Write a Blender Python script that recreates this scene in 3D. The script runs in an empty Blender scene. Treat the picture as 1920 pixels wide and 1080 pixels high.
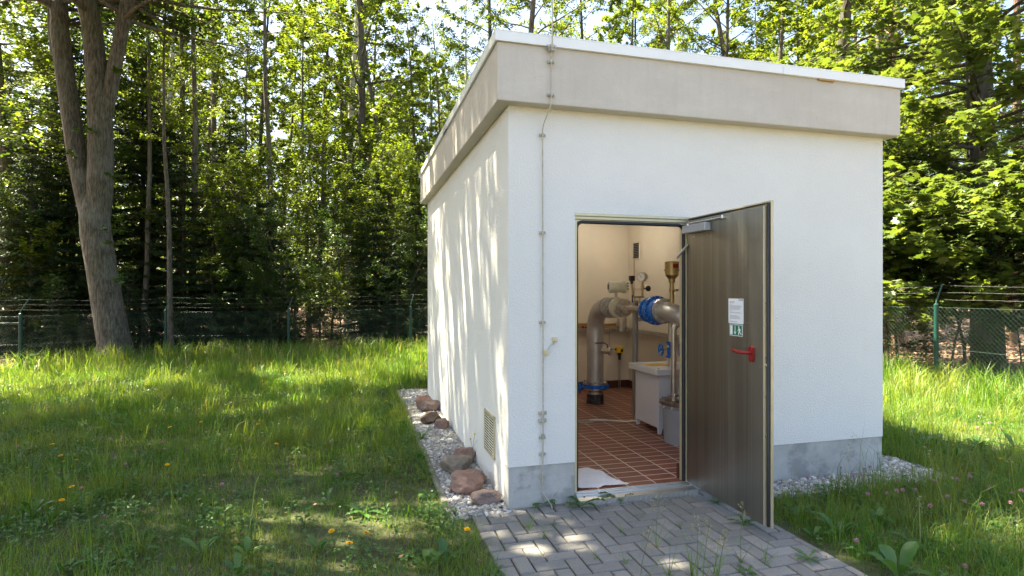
import bpy, math, random
import numpy as np
from mathutils import Vector, Matrix
R = math.radians
PI = math.pi
random.seed(7)
rng = np.random.default_rng(7)
scene = bpy.context.scene
COL = scene.collection

# ------------------------------------------------------------------ place
OX, OY = -0.027, 4.18                 # front corner of the pump house
CA, SA = 0.9649, 0.2627               # direction of its front wall
ANG = math.atan2(SA, CA)
W, D = 3.445, 4.889
SUN = np.array([-0.501, 0.182, 1.0]); SUN /= np.linalg.norm(SUN)
CAMZ = 1.6


def uv(u, v, z=0.0):
    return (OX + CA * u - SA * v, OY + SA * u + CA * v, z)


def to_uv(x, y):
    dx, dy = x - OX, y - OY
    return CA * dx + SA * dy, -SA * dx + CA * dy


def sstep(a, b, t):
    t = np.clip((t - a) / (b - a), 0, 1)
    return t * t * (3 - 2 * t)


def ground_z(x, y):
    d = np.sqrt((np.asarray(x) - 1.0) ** 2 + (np.asarray(y) - 6.2) ** 2)
    return -0.20 * sstep(6.3, 12.0, d)


def gz(x, y):
    return float(ground_z(x, y))


def px(x, Y):                           # world X of a photo column at a depth
    return (x - 960.0) / 1072.0 * Y


# ------------------------------------------------------------------ node helpers
def new_mat(name):
    m = bpy.data.materials.new(name)
    m.use_nodes = True
    nt = m.node_tree
    b = nt.nodes['Principled BSDF']
    return m, nt, b


def N(nt, t, **kw):
    n = nt.nodes.new(t)
    for k, v in kw.items():
        setattr(n, k, v)
    return n


def coords(nt, scale=(1, 1, 1), rot=(0, 0, 0)):
    tc = N(nt, 'ShaderNodeTexCoord')
    mp = N(nt, 'ShaderNodeMapping')
    mp.inputs['Scale'].default_value = scale
    mp.inputs['Rotation'].default_value = rot
    nt.links.new(tc.outputs['Object'], mp.inputs['Vector'])
    return mp.outputs['Vector']


def noise(nt, vec, scale, detail=4, rough=0.55):
    n = N(nt, 'ShaderNodeTexNoise')
    n.inputs['Scale'].default_value = scale
    n.inputs['Detail'].default_value = detail
    n.inputs['Roughness'].default_value = rough
    nt.links.new(vec, n.inputs['Vector'])
    return n.outputs['Fac']


def ramp(nt, fac, stops):
    r = N(nt, 'ShaderNodeValToRGB')
    els = r.color_ramp.elements
    while len(els) < len(stops):
        els.new(0.5)
    for e, (p, c) in zip(els, stops):
        e.position = p
        e.color = (c[0], c[1], c[2], 1) if not isinstance(c, (int, float)) else (c, c, c, 1)
    nt.links.new(fac, r.inputs['Fac'])
    return r.outputs['Color']


def mix(nt, fac, a, b, mode='MIX'):
    m = N(nt, 'ShaderNodeMix', data_type='RGBA', blend_type=mode)
    for s, v in ((0, fac), (6, a), (7, b)):
        if isinstance(v, bpy.types.NodeSocket):
            nt.links.new(v, m.inputs[s])
        elif isinstance(v, (int, float)):
            m.inputs[s].default_value = v if s == 0 else (v, v, v, 1)
        else:
            m.inputs[s].default_value = (v[0], v[1], v[2], 1)
    return m.outputs[2]


def bump(nt, b, h, strength, dist):
    n = N(nt, 'ShaderNodeBump')
    n.inputs['Strength'].default_value = strength
    n.inputs['Distance'].default_value = dist
    nt.links.new(h, n.inputs['Height'])
    nt.links.new(n.outputs['Normal'], b.inputs['Normal'])


def plain(name, col, rough=0.5, metal=0.0, var=0.12, vscale=9.0, bmp=0.0, bscale=60.0):
    """a paint / plastic / metal with slight mottling"""
    m, nt, b = new_mat(name)
    v = coords(nt)
    f = noise(nt, v, vscale)
    c0 = [max(0, x * (1 - var)) for x in col]
    c1 = [min(1, x * (1 + var)) for x in col]
    nt.links.new(ramp(nt, f, [(0.3, c0), (0.7, c1)]), b.inputs['Base Color'])
    r = ramp(nt, noise(nt, v, vscale * 2.3), [(0.3, max(0, rough - 0.08)), (0.7, min(1, rough + 0.08))])
    nt.links.new(r, b.inputs['Roughness'])
    b.inputs['Metallic'].default_value = metal
    if bmp:
        bump(nt, b, noise(nt, v, bscale, 3), bmp, 0.01)
    return m


def leafy(name, ca, cb, trans=0.45, rough=0.45, spec=0.35, tcol=None):
    """leaf / blade: diffuse + gloss on the face, light passing through"""
    m, nt, b = new_mat(name)
    out = nt.nodes['Material Output']
    g = N(nt, 'ShaderNodeNewGeometry')
    col = ramp(nt, g.outputs['Random Per Island'], [(0.0, ca), (1.0, cb)])
    nt.links.new(col, b.inputs['Base Color'])
    b.inputs['Roughness'].default_value = rough
    b.inputs['Specular IOR Level'].default_value = spec
    t = N(nt, 'ShaderNodeBsdfTranslucent')
    tc = mix(nt, 1.0, col, tcol or (1.5, 1.35, 0.6), 'MULTIPLY')
    nt.links.new(tc, t.inputs['Color'])
    ms = N(nt, 'ShaderNodeMixShader')
    ms.inputs['Fac'].default_value = trans
    nt.links.new(b.outputs[0], ms.inputs[1])
    nt.links.new(t.outputs[0], ms.inputs[2])
    nt.links.new(ms.outputs[0], out.inputs['Surface'])
    return m


# ------------------------------------------------------------------ mesh helpers
def fast_mesh(name, V, faces):
    """V (n,3); faces: list of (m,k) integer arrays"""
    me = bpy.data.meshes.new(name)
    V = np.ascontiguousarray(V, dtype=np.float32)
    me.vertices.add(len(V))
    me.vertices.foreach_set('co', V.ravel())
    lt = np.concatenate([np.full(len(f), f.shape[1], dtype=np.int32) for f in faces])
    li = np.concatenate([np.asarray(f, dtype=np.int32).ravel() for f in faces])
    me.loops.add(len(li))
    me.loops.foreach_set('vertex_index', li)
    me.polygons.add(len(lt))
    ls = np.concatenate([[0], np.cumsum(lt)[:-1]]).astype(np.int32)
    me.polygons.foreach_set('loop_start', ls)
    me.update(calc_edges=True)
    return me


def link(name, me, mat=None, parent=None):
    o = bpy.data.objects.new(name, me)
    COL.objects.link(o)
    if mat is not None:
        if len(me.materials) == 0:
            me.materials.append(mat)
    if parent is not None:
        o.parent = parent
    return o


class MB:
    """collects shapes into one mesh"""
    def __init__(self, base=(0, 0, 0)):
        self.v, self.f, self.s = [], [], []
        self.base = Vector(base)

    def add(self, vs, fs, smooth=False):
        n = len(self.v)
        self.v += [Vector(p) - self.base for p in vs]
        self.f += [tuple(i + n for i in q) for q in fs]
        self.s += [smooth] * len(fs)
        return self

    def box(self, a, b):
        (x0, y0, z0), (x1, y1, z1) = a, b
        if x0 > x1: x0, x1 = x1, x0
        if y0 > y1: y0, y1 = y1, y0
        if z0 > z1: z0, z1 = z1, z0
        vs = [(x0, y0, z0), (x1, y0, z0), (x1, y1, z0), (x0, y1, z0), (x0, y0, z1), (x1, y0, z1), (x1, y1, z1), (x0, y1, z1)]
        return self.add(vs, [(3, 2, 1, 0), (4, 5, 6, 7), (0, 1, 5, 4), (1, 2, 6, 5), (2, 3, 7, 6), (3, 0, 4, 7)])

    def cbox(self, a, b, c=0.004):
        """box with chamfered edges (octagonal slabs)"""
        (x0, y0, z0), (x1, y1, z1) = a, b
        if x0 > x1: x0, x1 = x1, x0
        if y0 > y1: y0, y1 = y1, y0
        if z0 > z1: z0, z1 = z1, z0
        def ring(i, z):
            return [(x0 + i, y0, z), (x1 - i, y0, z), (x1, y0 + i, z), (x1, y1 - i, z), (x1 - i, y1, z), (x0 + i, y1, z), (x0, y1 - i, z), (x0, y0 + i, z)]
        def inner(z):
            return [(x0 + c, y0 + c, z), (x1 - c, y0 + c, z), (x1 - c, y0 + c, z), (x1 - c, y1 - c, z), (x1 - c, y1 - c, z), (x0 + c, y1 - c, z), (x0 + c, y1 - c, z), (x0 + c, y0 + c, z)]
        vs = inner(z0) + ring(c, z0 + c) + ring(c, z1 - c) + inner(z1)
        fs = []
        for k in range(3):
            for i in range(8):
                j = (i + 1) % 8
                a0, b0, c0, d0 = k * 8 + i, k * 8 + j, (k + 1) * 8 + j, (k + 1) * 8 + i
                if k == 0 and i in (1, 3, 5, 7):
                    fs.append((a0, c0, d0))
                elif k == 2 and i in (1, 3, 5, 7):
                    fs.append((a0, b0, c0))
                else:
                    fs.append((a0, b0, c0, d0))
        fs.append((6, 4, 2, 0)); fs.append((24, 26, 28, 30))
        return self.add(vs, fs)

    def tube(self, path, rad, n=10, caps=True, smooth=True):
        P = [Vector(p) for p in path]
        if isinstance(rad, (int, float)):
            rad = [rad] * len(P)
        T = []
        for i in range(len(P)):
            t = P[min(i + 1, len(P) - 1)] - P[max(i - 1, 0)]
            T.append(t.normalized() if t.length > 1e-9 else Vector((0, 0, 1)))
        up = Vector((0, 0, 1)) if abs(T[0].z) < 0.9 else Vector((1, 0, 0))
        e1 = T[0].cross(up).normalized()
        vs, fs = [], []
        for i, (p, t) in enumerate(zip(P, T)):
            e1 = (e1 - t * e1.dot(t)).normalized()
            e2 = t.cross(e1)
            for k in range(n):
                a = 2 * PI * k / n
                vs.append(p + (e1 * math.cos(a) + e2 * math.sin(a)) * rad[i])
        for i in range(len(P) - 1):
            for k in range(n):
                j = (k + 1) % n
                fs.append((i * n + k, i * n + j, (i + 1) * n + j, (i + 1) * n + k))
        self.add(vs, fs, smooth)
        if caps:
            self.add(vs[:n], [tuple(range(n))[::-1]])
            self.add(vs[-n:], [tuple(range(n))])
        return self

    def cyl(self, p0, p1, r0, r1=None, n=20, smooth=True):
        return self.tube([p0, p1], [r0, r0 if r1 is None else r1], n, True, smooth)

    def lathe(self, o, axis, prof, n=24, smooth=True):
        """prof: list of (distance along the axis, radius), hard steps allowed"""
        o = Vector(o); t = Vector(axis).normalized()
        up = Vector((0, 0, 1)) if abs(t.z) < 0.9 else Vector((1, 0, 0))
        e1 = t.cross(up).normalized(); e2 = t.cross(e1)
        for (a, ra), (b, rb) in zip(prof[:-1], prof[1:]):
            vs = []
            for d, r in ((a, ra), (b, rb)):
                for k in range(n):
                    q = 2 * PI * k / n
                    vs.append(o + t * d + (e1 * math.cos(q) + e2 * math.sin(q)) * max(r, 1e-5))
            fs = [(k, (k + 1) % n, n + (k + 1) % n, n + k) for k in range(n)]
            self.add(vs, fs, smooth and abs(b - a) > 1e-6)
        return self

    def prism(self, poly, z0, z1):
        n = len(poly)
        vs = [(x, y, z0) for x, y in poly] + [(x, y, z1) for x, y in poly]
        fs = [tuple(range(n))[::-1], tuple(range(n, 2 * n))] + [(i, (i + 1) % n, n + (i + 1) % n, n + i) for i in range(n)]
        return self.add(vs, fs)

    def torus(self, o, axis, r, rr, n=28, m=8):
        o = Vector(o); t = Vector(axis).normalized()
        up = Vector((0, 0, 1)) if abs(t.z) < 0.9 else Vector((1, 0, 0))
        e1 = t.cross(up).normalized(); e2 = t.cross(e1)
        vs, fs = [], []
        for i in range(n):
            a = 2 * PI * i / n
            d = e1 * math.cos(a) + e2 * math.sin(a)
            for k in range(m):
                b = 2 * PI * k / m
                vs.append(o + d * (r + rr * math.cos(b)) + t * rr * math.sin(b))
        for i in range(n):
            for k in range(m):
                fs.append((i * m + k, ((i + 1) % n) * m + k, ((i + 1) % n) * m + (k + 1) % m, i * m + (k + 1) % m))
        return self.add(vs, fs, True)

    def ball(self, c, r, n=12, m=8, sc=(1, 1, 1)):
        c = Vector(c); vs, fs = [], []
        for i in range(m + 1):
            a = PI * i / m
            for k in range(n):
                b = 2 * PI * k / n
                vs.append(c + Vector((r * sc[0] * math.sin(a) * math.cos(b), r * sc[1] * math.sin(a) * math.sin(b), r * sc[2] * math.cos(a))))
        for i in range(m):
            for k in range(n):
                fs.append((i * n + k, (i + 1) * n + k, (i + 1) * n + (k + 1) % n, i * n + (k + 1) % n))
        return self.add(vs, fs, True)

    def voxel(self, X, Y, Z, solid):
        """shell of a block cut on a grid; solid(x,y,z) tells which cells are filled; no inner faces"""
        nx, ny, nz = len(X) - 1, len(Y) - 1, len(Z) - 1
        S = {}
        for i in range(nx):
            for j in range(ny):
                for k in range(nz):
                    S[i, j, k] = bool(solid((X[i] + X[i + 1]) / 2, (Y[j] + Y[j + 1]) / 2, (Z[k] + Z[k + 1]) / 2))
        idx, vs, fs = {}, [], []
        def vi(i, j, k):
            if (i, j, k) not in idx:
                idx[i, j, k] = len(vs); vs.append((X[i], Y[j], Z[k]))
            return idx[i, j, k]
        for (i, j, k), s in S.items():
            if not s:
                continue
            for d, q in (((-1, 0, 0), ((0, 0, 0), (0, 0, 1), (0, 1, 1), (0, 1, 0))), ((1, 0, 0), ((1, 0, 0), (1, 1, 0), (1, 1, 1), (1, 0, 1))),
                         ((0, -1, 0), ((0, 0, 0), (1, 0, 0), (1, 0, 1), (0, 0, 1))), ((0, 1, 0), ((0, 1, 0), (0, 1, 1), (1, 1, 1), (1, 1, 0))),
                         ((0, 0, -1), ((0, 0, 0), (0, 1, 0), (1, 1, 0), (1, 0, 0))), ((0, 0, 1), ((0, 0, 1), (1, 0, 1), (1, 1, 1), (0, 1, 1)))):
                if not S.get((i + d[0], j + d[1], k + d[2]), False):
                    fs.append(tuple(vi(i + a, j + b, k + c) for a, b, c in q))
        return self.add(vs, fs)

    def build(self, name, mat, parent=None, bevel=0.0, seg=2):
        me = bpy.data.meshes.new(name)
        me.from_pydata([tuple(p) for p in self.v], [], self.f)
        me.polygons.foreach_set('use_smooth', self.s)
        me.update()
        o = link(name, me, mat, parent)
        if bevel:
            b = o.modifiers.new('edge', 'BEVEL')
            b.width = bevel; b.segments = seg; b.limit_method = 'ANGLE'; b.angle_limit = R(40)
        return o


def tag(o, label=None, cat=None, group=None, kind=None):
    if label: o['label'] = label
    if cat: o['category'] = cat
    if group: o['group'] = group
    if kind: o['kind'] = kind
    return o


def thing(name, label, cat, loc=(0, 0, 0), rot=0.0, group=None):
    o = bpy.data.objects.new(name, None)
    o.empty_display_size = 0.1
    COL.objects.link(o)
    o.location = loc
    o.rotation_euler = (0, 0, rot)
    return tag(o, label, cat, group)


def in_house(name, label, cat, b, group=None):
    """a thing that follows the building's axes; b = its base in building coordinates"""
    return thing(name, label, cat, uv(b[0], b[1], b[2]), ANG, group), b


def copy_tree(o, parent=None):
    c = o.copy()
    COL.objects.link(c)
    if parent is not None:
        c.parent = parent
    for ch in list(o.children):
        copy_tree(ch, c)
    return c


# ------------------------------------------------------------------ camera and light
cam = bpy.data.cameras.new('camera')
cam.sensor_width = 36.0
cam.lens = 36.0 * 1072.0 / 1920.0
cam.shift_y = 5.0 / 1920.0
cam.clip_end = 400.0
cam_o = bpy.data.objects.new('camera', cam)
COL.objects.link(cam_o)
cam_o.location = (0, 0, CAMZ)
cam_o.rotation_euler = (R(90), 0, 0)
scene.camera = cam_o

el = math.asin(SUN[2]); az = math.atan2(SUN[0], SUN[1])
world = bpy.data.worlds.new('World')
scene.world = world
world.use_nodes = True
wn = world.node_tree
sky = wn.nodes.new('ShaderNodeTexSky')
sky.sky_type = 'NISHITA'
sky.sun_disc = False
sky.sun_elevation = el
sky.sun_rotation = az
sky.air_density = 1.0
sky.dust_density = 3.5
sky.ozone_density = 0.2
bg = wn.nodes['Background']
wn.links.new(sky.outputs[0], bg.inputs['Color'])
bg.inputs['Strength'].default_value = 0.06
sun = bpy.data.lights.new('sun', 'SUN')
sun.energy = 5.0
sun.angle = R(0.5)
sun.color = (1.0, 0.89, 0.66)
sun_o = bpy.data.objects.new('sun', sun)
COL.objects.link(sun_o)
sun_o.rotation_euler = Vector(SUN).to_track_quat('Z', 'Y').to_euler()
vs_ = scene.view_settings
vs_.view_transform = 'Standard'
vs_.look = 'None'
vs_.gamma = 1.0
vs_.use_curve_mapping = False
vs_.exposure = 3.1

# ------------------------------------------------------------------ materials of the building
def m_render():
    m, nt, b = new_mat('white_render')
    v = coords(nt)
    big = noise(nt, v, 0.9, 5)
    c = ramp(nt, big, [(0.3, (0.80, 0.785, 0.745)), (0.7, (0.86, 0.845, 0.805))])
    drip = noise(nt, coords(nt, (7, 7, 0.35)), 1.0, 4)
    c = mix(nt, ramp(nt, drip, [(0.6, 0.0), (0.85, 0.10)]), c, (0.66, 0.65, 0.58))
    nt.links.new(c, b.inputs['Base Color'])
    b.inputs['Roughness'].default_value = 0.92
    b.inputs['Specular IOR Level'].default_value = 0.2
    h = mix(nt, 0.5, noise(nt, v, 140, 3, 0.65), noise(nt, v, 70, 2, 0.5))
    bump(nt, b, h, 0.8, 0.017)
    return m


def m_concrete(name, c0, c1, grain=6.0, streak=True):
    m, nt, b = new_mat(name)
    v = coords(nt)
    c = ramp(nt, noise(nt, v, grain * 0.35, 6, 0.65), [(0.25, c0), (0.75, c1)])
    if streak:
        s = noise(nt, coords(nt, (9, 9, 1.2)), 2.0, 5, 0.6)
        c = mix(nt, ramp(nt, s, [(0.5, 0.0), (0.85, 0.35)]), c, [x * 0.82 for x in c0])
        s2 = noise(nt, coords(nt, (1.3, 1.3, 4.0)), 1.6, 5, 0.7)
        c = mix(nt, ramp(nt, s2, [(0.5, 0.0), (0.8, 0.45)]), c, [min(1, x * 1.14) for x in c1])
    p = noise(nt, v, 70, 2)
    c = mix(nt, ramp(nt, p, [(0.26, 0.35), (0.34, 0.0)]), c, [x * 0.55 for x in c0])
    if grain > 6:
        q = noise(nt, coords(nt, (2.2, 2.2, 3.0)), 1.5, 6, .62)
        c = mix(nt, ramp(nt, q, [(0.52, 0), (0.60, .55)]), c, [x * .62 for x in c0])
    nt.links.new(c, b.inputs['Base Color'])
    b.inputs['Roughness'].default_value = 0.85
    bump(nt, b, noise(nt, v, 90, 4), 0.18, 0.01)
    return m


def m_steel(name, col, rough, brushed=None):
    m, nt, b = new_mat(name)
    v = coords(nt, brushed or (1, 1, 1))
    f = noise(nt, v, 40 if brushed else 12, 4)
    nt.links.new(ramp(nt, f, [(0.3, [x * 0.86 for x in col]), (0.7, [min(1, x * 1.12) for x in col])]), b.inputs['Base Color'])
    nt.links.new(ramp(nt, f, [(0.3, rough - 0.07), (0.7, rough + 0.08)]), b.inputs['Roughness'])
    b.inputs['Metallic'].default_value = 1.0
    return m


def m_door():
    m, nt, b = new_mat('brushed_door_steel')
    f = noise(nt, coords(nt, (60, 22, 0.25)), 1.0, 5, 0.65)
    g = noise(nt, coords(nt, (200, 140, 0.5)), 1.0, 2)
    c = ramp(nt, f, [(0.25, (0.215, 0.212, 0.182)), (0.5, (0.265, 0.262, 0.23)), (0.78, (0.36, 0.357, 0.325))])
    c = mix(nt, 0.25, c, ramp(nt, g, [(0.2, (0.22, 0.2, 0.17)), (0.8, (0.6, 0.57, 0.5))]))
    nt.links.new(c, b.inputs['Base Color'])
    nt.links.new(ramp(nt, f, [(0.2, 0.30), (0.8, 0.46)]), b.inputs['Roughness'])
    b.inputs['Metallic'].default_value = 1.0
    bump(nt, b, f, 0.06, 0.004)
    return m


def m_tile(name, bw, rh, base0, base1, grout):
    m, nt, b = new_mat(name)
    v = coords(nt)
    t = N(nt, 'ShaderNodeTexBrick')
    t.offset = 0.0
    t.inputs['Scale'].default_value = 1.0
    t.inputs['Brick Width'].default_value = bw
    t.inputs['Row Height'].default_value = rh
    t.inputs['Mortar Size'].default_value = 0.0048
    t.inputs['Mortar Smooth'].default_value = 0.1
    t.inputs['Color1'].default_value = (*base0, 1)
    t.inputs['Color2'].default_value = (*base1, 1)
    t.inputs['Mortar'].default_value = (*grout, 1)
    nt.links.new(v, t.inputs['Vector'])
    c = mix(nt, ramp(nt, noise(nt, v, 3.0, 5), [(0.4, 0.0), (0.8, 0.4)]), t.outputs['Color'], [x * 0.6 for x in base0])
    nt.links.new(c, b.inputs['Base Color'])
    b.inputs['Roughness'].default_value = 0.42
    return m


M = {}
M['render'] = m_render()
M['plinth'] = m_concrete('grey_plinth', (0.34, 0.335, 0.315), (0.56, 0.55, 0.52), 7.0)
M['fascia'] = m_concrete('beige_concrete', (0.50, 0.455, 0.395), (0.60, 0.555, 0.49), 4.0)
M['cap'] = plain('white_cap_sheet', (0.84, 0.85, 0.84), 0.38, 0.0, 0.03, 3)
M['roof'] = plain('roof_gravel', (0.25, 0.24, 0.22), 0.9, 0, 0.4, 60)
M['inwall'] = plain('cream_wall', (0.74, 0.67, 0.555), 0.75, 0, 0.05, 2.2, 0.15, 120)
M['ceil'] = plain('cream_ceiling', (0.72, 0.66, 0.56), 0.8, 0, 0.04, 2)
M['tile'] = m_tile('red_floor_tile', 0.245, 0.12, (0.20, 0.062, 0.032), (0.25, 0.082, 0.042), (0.80, 0.70, 0.60))
M['skirt'] = plain('red_skirting_tile', (0.11, 0.035, 0.022), 0.35, 0, 0.25, 5)
M['door'] = m_door()
M['steel'] = m_steel('stainless_steel', (0.60, 0.57, 0.52), 0.36)
M['pipe'] = plain('pickled_steel_pipe', (0.56, 0.56, 0.555), 0.40, 0.72, 0.10, 6)
M['bright'] = m_steel('bright_steel', (0.72, 0.70, 0.66), 0.25)
M['alu'] = m_steel('sill_aluminium', (0.66, 0.66, 0.66), 0.38, (3, 40, 40))
M['galv'] = m_steel('galvanised_steel', (0.50, 0.50, 0.48), 0.45)
M['brass'] = m_steel('dull_brass', (0.50, 0.40, 0.20), 0.33)
M['gold_edge'] = plain('gold_tinted_edge_steel', (0.58, 0.50, 0.33), 0.42, 0.55, 0.06)  # golden reflection on the stainless door edge put into the base colour
M['black'] = plain('black_rubber', (0.012, 0.013, 0.016), 0.45)
M['blackp'] = plain('black_plastic', (0.018, 0.018, 0.02), 0.35)
M['blue'] = plain('blue_enamel', (0.012, 0.15, 0.60), 0.28, 0, 0.10, 14)
M['yellow'] = plain('yellow_plastic', (0.80, 0.52, 0.015), 0.35)
M['red'] = plain('red_plastic', (0.27, 0.008, 0.009), 0.35)
M['cream'] = plain('cream_enamel', (0.62, 0.62, 0.50), 0.35)
M['whitep'] = plain('white_powder_coat', (0.70, 0.71, 0.75), 0.4, 0, 0.03, 3)
M['silver'] = plain('silver_paint', (0.40, 0.41, 0.43), 0.42, 0.25, 0.04)
M['grey'] = plain('grey_plastic', (0.36, 0.38, 0.39), 0.55, 0, 0.08, 6)
M['dgrey'] = plain('dark_grey_plastic', (0.13, 0.13, 0.13), 0.5)
M['rusty'] = plain('rusty_lid_steel', (0.22, 0.15, 0.11), 0.5, 0.6, 0.4, 20)
M['cardb'] = plain('brown_cardboard', (0.42, 0.26, 0.10), 0.8, 0, 0.12, 9)
M['cloth'] = plain('white_cloth', (0.80, 0.79, 0.78), 0.9, 0, 0.05, 12, 0.3, 25)
M['paper'] = plain('white_paper', (0.80, 0.82, 0.86), 0.6, 0, 0.02, 3)
M['ink'] = plain('grey_ink', (0.33, 0.34, 0.37), 0.7)
M['inkb'] = plain('black_ink', (0.012, 0.012, 0.03), 0.6)
M['green_sign'] = plain('green_sign', (0.0, 0.17, 0.085), 0.4, 0, 0.03)
M['white_sign'] = plain('white_sign', (0.85, 0.87, 0.86), 0.4, 0, 0.02)
M['green_post'] = plain('green_post_coat', (0.005, 0.045, 0.035), 0.45, 0, 0.15, 8)
M['wire'] = plain('fence_wire', (0.020, 0.050, 0.040), 0.5)
M['barb'] = plain('barbed_wire', (0.085, 0.085, 0.08), 0.7)
M['vent'] = plain('warm_tinted_aluminium', (0.60, 0.54, 0.36), 0.42, 0.45, 0.08)  # door frame's warm reflection put into the colour; also the grille's own cream
M['louvre'] = plain('cream_louvre', (0.70, 0.67, 0.54), 0.5, 0, 0.06)
M['conductor'] = plain('weathered_conductor', (0.46, 0.43, 0.36), 0.5, 0.2, 0.2, 30)
M['dark'] = plain('painted_dark', (0.01, 0.01, 0.01), 0.9)  # near black standing in for shade behind the grille and in the drain
M['kerb'] = m_concrete('kerb_concrete', (0.13, 0.125, 0.10), (0.24, 0.23, 0.20), 9, False)


def m_lamp():
    m, nt, b = new_mat('lit_tube')
    b.inputs['Base Color'].default_value = (0.9, 0.88, 0.8, 1)
    b.inputs['Emission Color'].default_value = (1.0, 0.90, 0.76, 1)
    b.inputs['Emission Strength'].default_value = 7.5
    return m


M['lamp'] = m_lamp()

# ------------------------------------------------------------------ pump house
house = thing('pump_house', 'small white rendered pump house with a flat roof and open steel door', 'building', uv(0, 0, 0), ANG)
DL, DR = 0.5205, 1.486                   # door opening in the front wall
ZF, ZT = 0.07, 2.188                     # floor, head of the opening
IU0, IU1, IV0, IV1, IZ = 0.355, 3.09, 0.355, 4.22, 2.80
RU0, RU1, RZ = 0.42, 1.80, 2.24


def outer(x, y, z):
    if IU0 - .02 < x < IU1 + .02 and IV0 - .02 < y < IV1 + .02 and ZF - .02 < z < IZ + .02:
        return False
    if DL < x < DR and y < 0.12 and ZF - .02 < z < ZT:
        return False
    if RU0 - .02 < x < RU1 + .02 and 0.12 < y < IV0 and ZF - .02 < z < RZ + .02:
        return False
    if z < 0.305 and y < 0.12:
        return False
    return True


X = sorted([0, RU0 - .02, DL, DR, RU1 + .02, W, IU0 - .02, IU1 + .02])
Y = [0, 0.12, IV0 - .02, IV1 + .02, D]
Z = [-0.1, ZF - .02, 0.305, ZT, RZ + .02, IZ + .02, 2.958]
MB().voxel(X, Y, Z, outer).build('wall', M['render'], house)


def plin(x, y, z):
    return z < 0.305 and y < 0.12 and not (DL < x < DR and z > ZF - .02)


MB().voxel([0.003, DL, DR, W - .003], [0.007, 0.12], [-0.1, ZF - .02, 0.3045], lambda x, y, z: not (DL < x < DR and z > ZF - .02)).build('plinth', M['plinth'], house)
# front layer below the door line is plinth, cut the same way


def liner(x, y, z):
    if IU0 < x < IU1 and IV0 < y < IV1:
        return False
    if RU0 < x < RU1 and y < IV0 + .001:
        return z > RZ
    if y < IV0 - .02 and not (RU0 - .02 < x < RU1 + .02 and z < RZ + .02):
        return False
    return True


MB().voxel([IU0 - .02, IU0, RU0 - .02, RU0, RU1, RU1 + .02, IU1, IU1 + .02], [0.123, IV0 - .02, IV0, IV1, IV1 + .02], [ZF - .015, RZ, RZ + .02, IZ], liner).build('interior_wall', M['inwall'], house)
MB().box((IU0, IV0, IZ - .01), (IU1, IV1, IZ + .015)).build('ceiling', M['ceil'], house)
MB().voxel([IU0, RU0, DL, DR, RU1, IU1], [0.03, 0.123, IV0, IV1], [ZF - .03, ZF],
           lambda x, y, z: y > IV0 or (y > 0.123 and RU0 < x < RU1) or (DL < x < DR)).build('floor', M['tile'], house)
sk = MB()
sk.box((IU0, IV1 - .012, ZF), (IU1, IV1 - .001, ZF + .12)).box((IU1 - .012, IV0, ZF), (IU1 - .001, IV1 - .012, ZF + .12)).box((IU0 + .001, IV0, ZF), (IU0 + .012, IV1 - .012, ZF + .12))
sk.box((RU1 - .012, 0.125, ZF), (RU1 - .001, IV0, ZF + .12)).box((DR - .028, 0.10, ZF), (DR - .016, 0.122, ZF + .12))
sk.build('skirting', M['skirt'], house)
E1, E2, E3 = 0.107, 0.078, 0.08
# concrete parapet band
MB().voxel([-E1, -.001, W + .001, W + E2], [-E1, -.001, D + .001, D + E3], [2.952, 3.37], lambda x, y, z: not (0 < x < W and 0 < y < D)).build('parapet', M['fascia'], house, 0.008)
MB().box((0, 0, 2.96), (W, D, 3.20)).build('roof', M['roof'], house)
cp = MB()
c0, c1, c2, c3 = -E1 - .022, W + E2 + .025, -E1 - .022, D + E3 + .02
for a, b in ((c0, 2.28), (2.283, c1)):
    cp.box((a, c2, 3.366), (b, c2 + .016, 3.436)).box((a, c2, 3.4365), (b, c2 + .26, 3.446))
for a, b in ((c2 + .262, 2.4), (2.403, c3 - .262)):
    cp.box((c0, a - .245, 3.366), (c0 + .016, b, 3.436)).box((c0, a, 3.4365), (c0 + .26, b, 3.446))
    cp.box((c1 - .016, a - .245, 3.366), (c1, b, 3.436)).box((c1 - .26, a, 3.4365), (c1, b, 3.446))
cp.box((c0, c3 - .016, 3.366), (c1, c3, 3.436)).box((c0, c3 - .26, 3.4365), (c1, c3, 3.446))
cp.build('roof_edge_cap', M['cap'], house, 0.003)
MB().box((2.64, -E1 - .021, 3.352), (2.80, -E1 + .0, 3.368)).build('packing_strip', M['cardb'], house)

# door frame
fr = MB()
fr.box((DL, -.004, ZF), (DL + .016, .10, ZT - .06)).box((DR - .016, -.004, ZF), (DR, .10, ZT - .06))
fr.box((DL, -.006, ZT - .022), (DR + .02, .10, ZT - .001)).box((DL, .004, ZT - .046), (DR, .10, ZT - .0225)).box((DL, .016, ZT - .064), (DR, .10, ZT - .0465))
frame = fr.build('door_frame', M['vent'], house, 0.003)
ga = MB()
L0, L1, H1 = DL + .017, DR - .034, ZT - .066
path = [(L0, .012, ZF + .01), (L0, .012, H1 - .05)]
for k in range(1, 6):
    a = PI - k * PI / 10
    path.append((L0 + .05 + .05 * math.cos(a), .012, H1 - .05 + .05 * math.sin(a)))
for k in range(0, 6):
    a = PI / 2 - k * PI / 10
    path.append((L1 - .05 + .05 * math.cos(a), .012, H1 - .05 + .05 * math.sin(a)))
path.append((L1, .012, ZF + .01))
ga.tube(path, 0.0135, 8)
ga.build('door_gasket', M['black'], frame)

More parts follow.
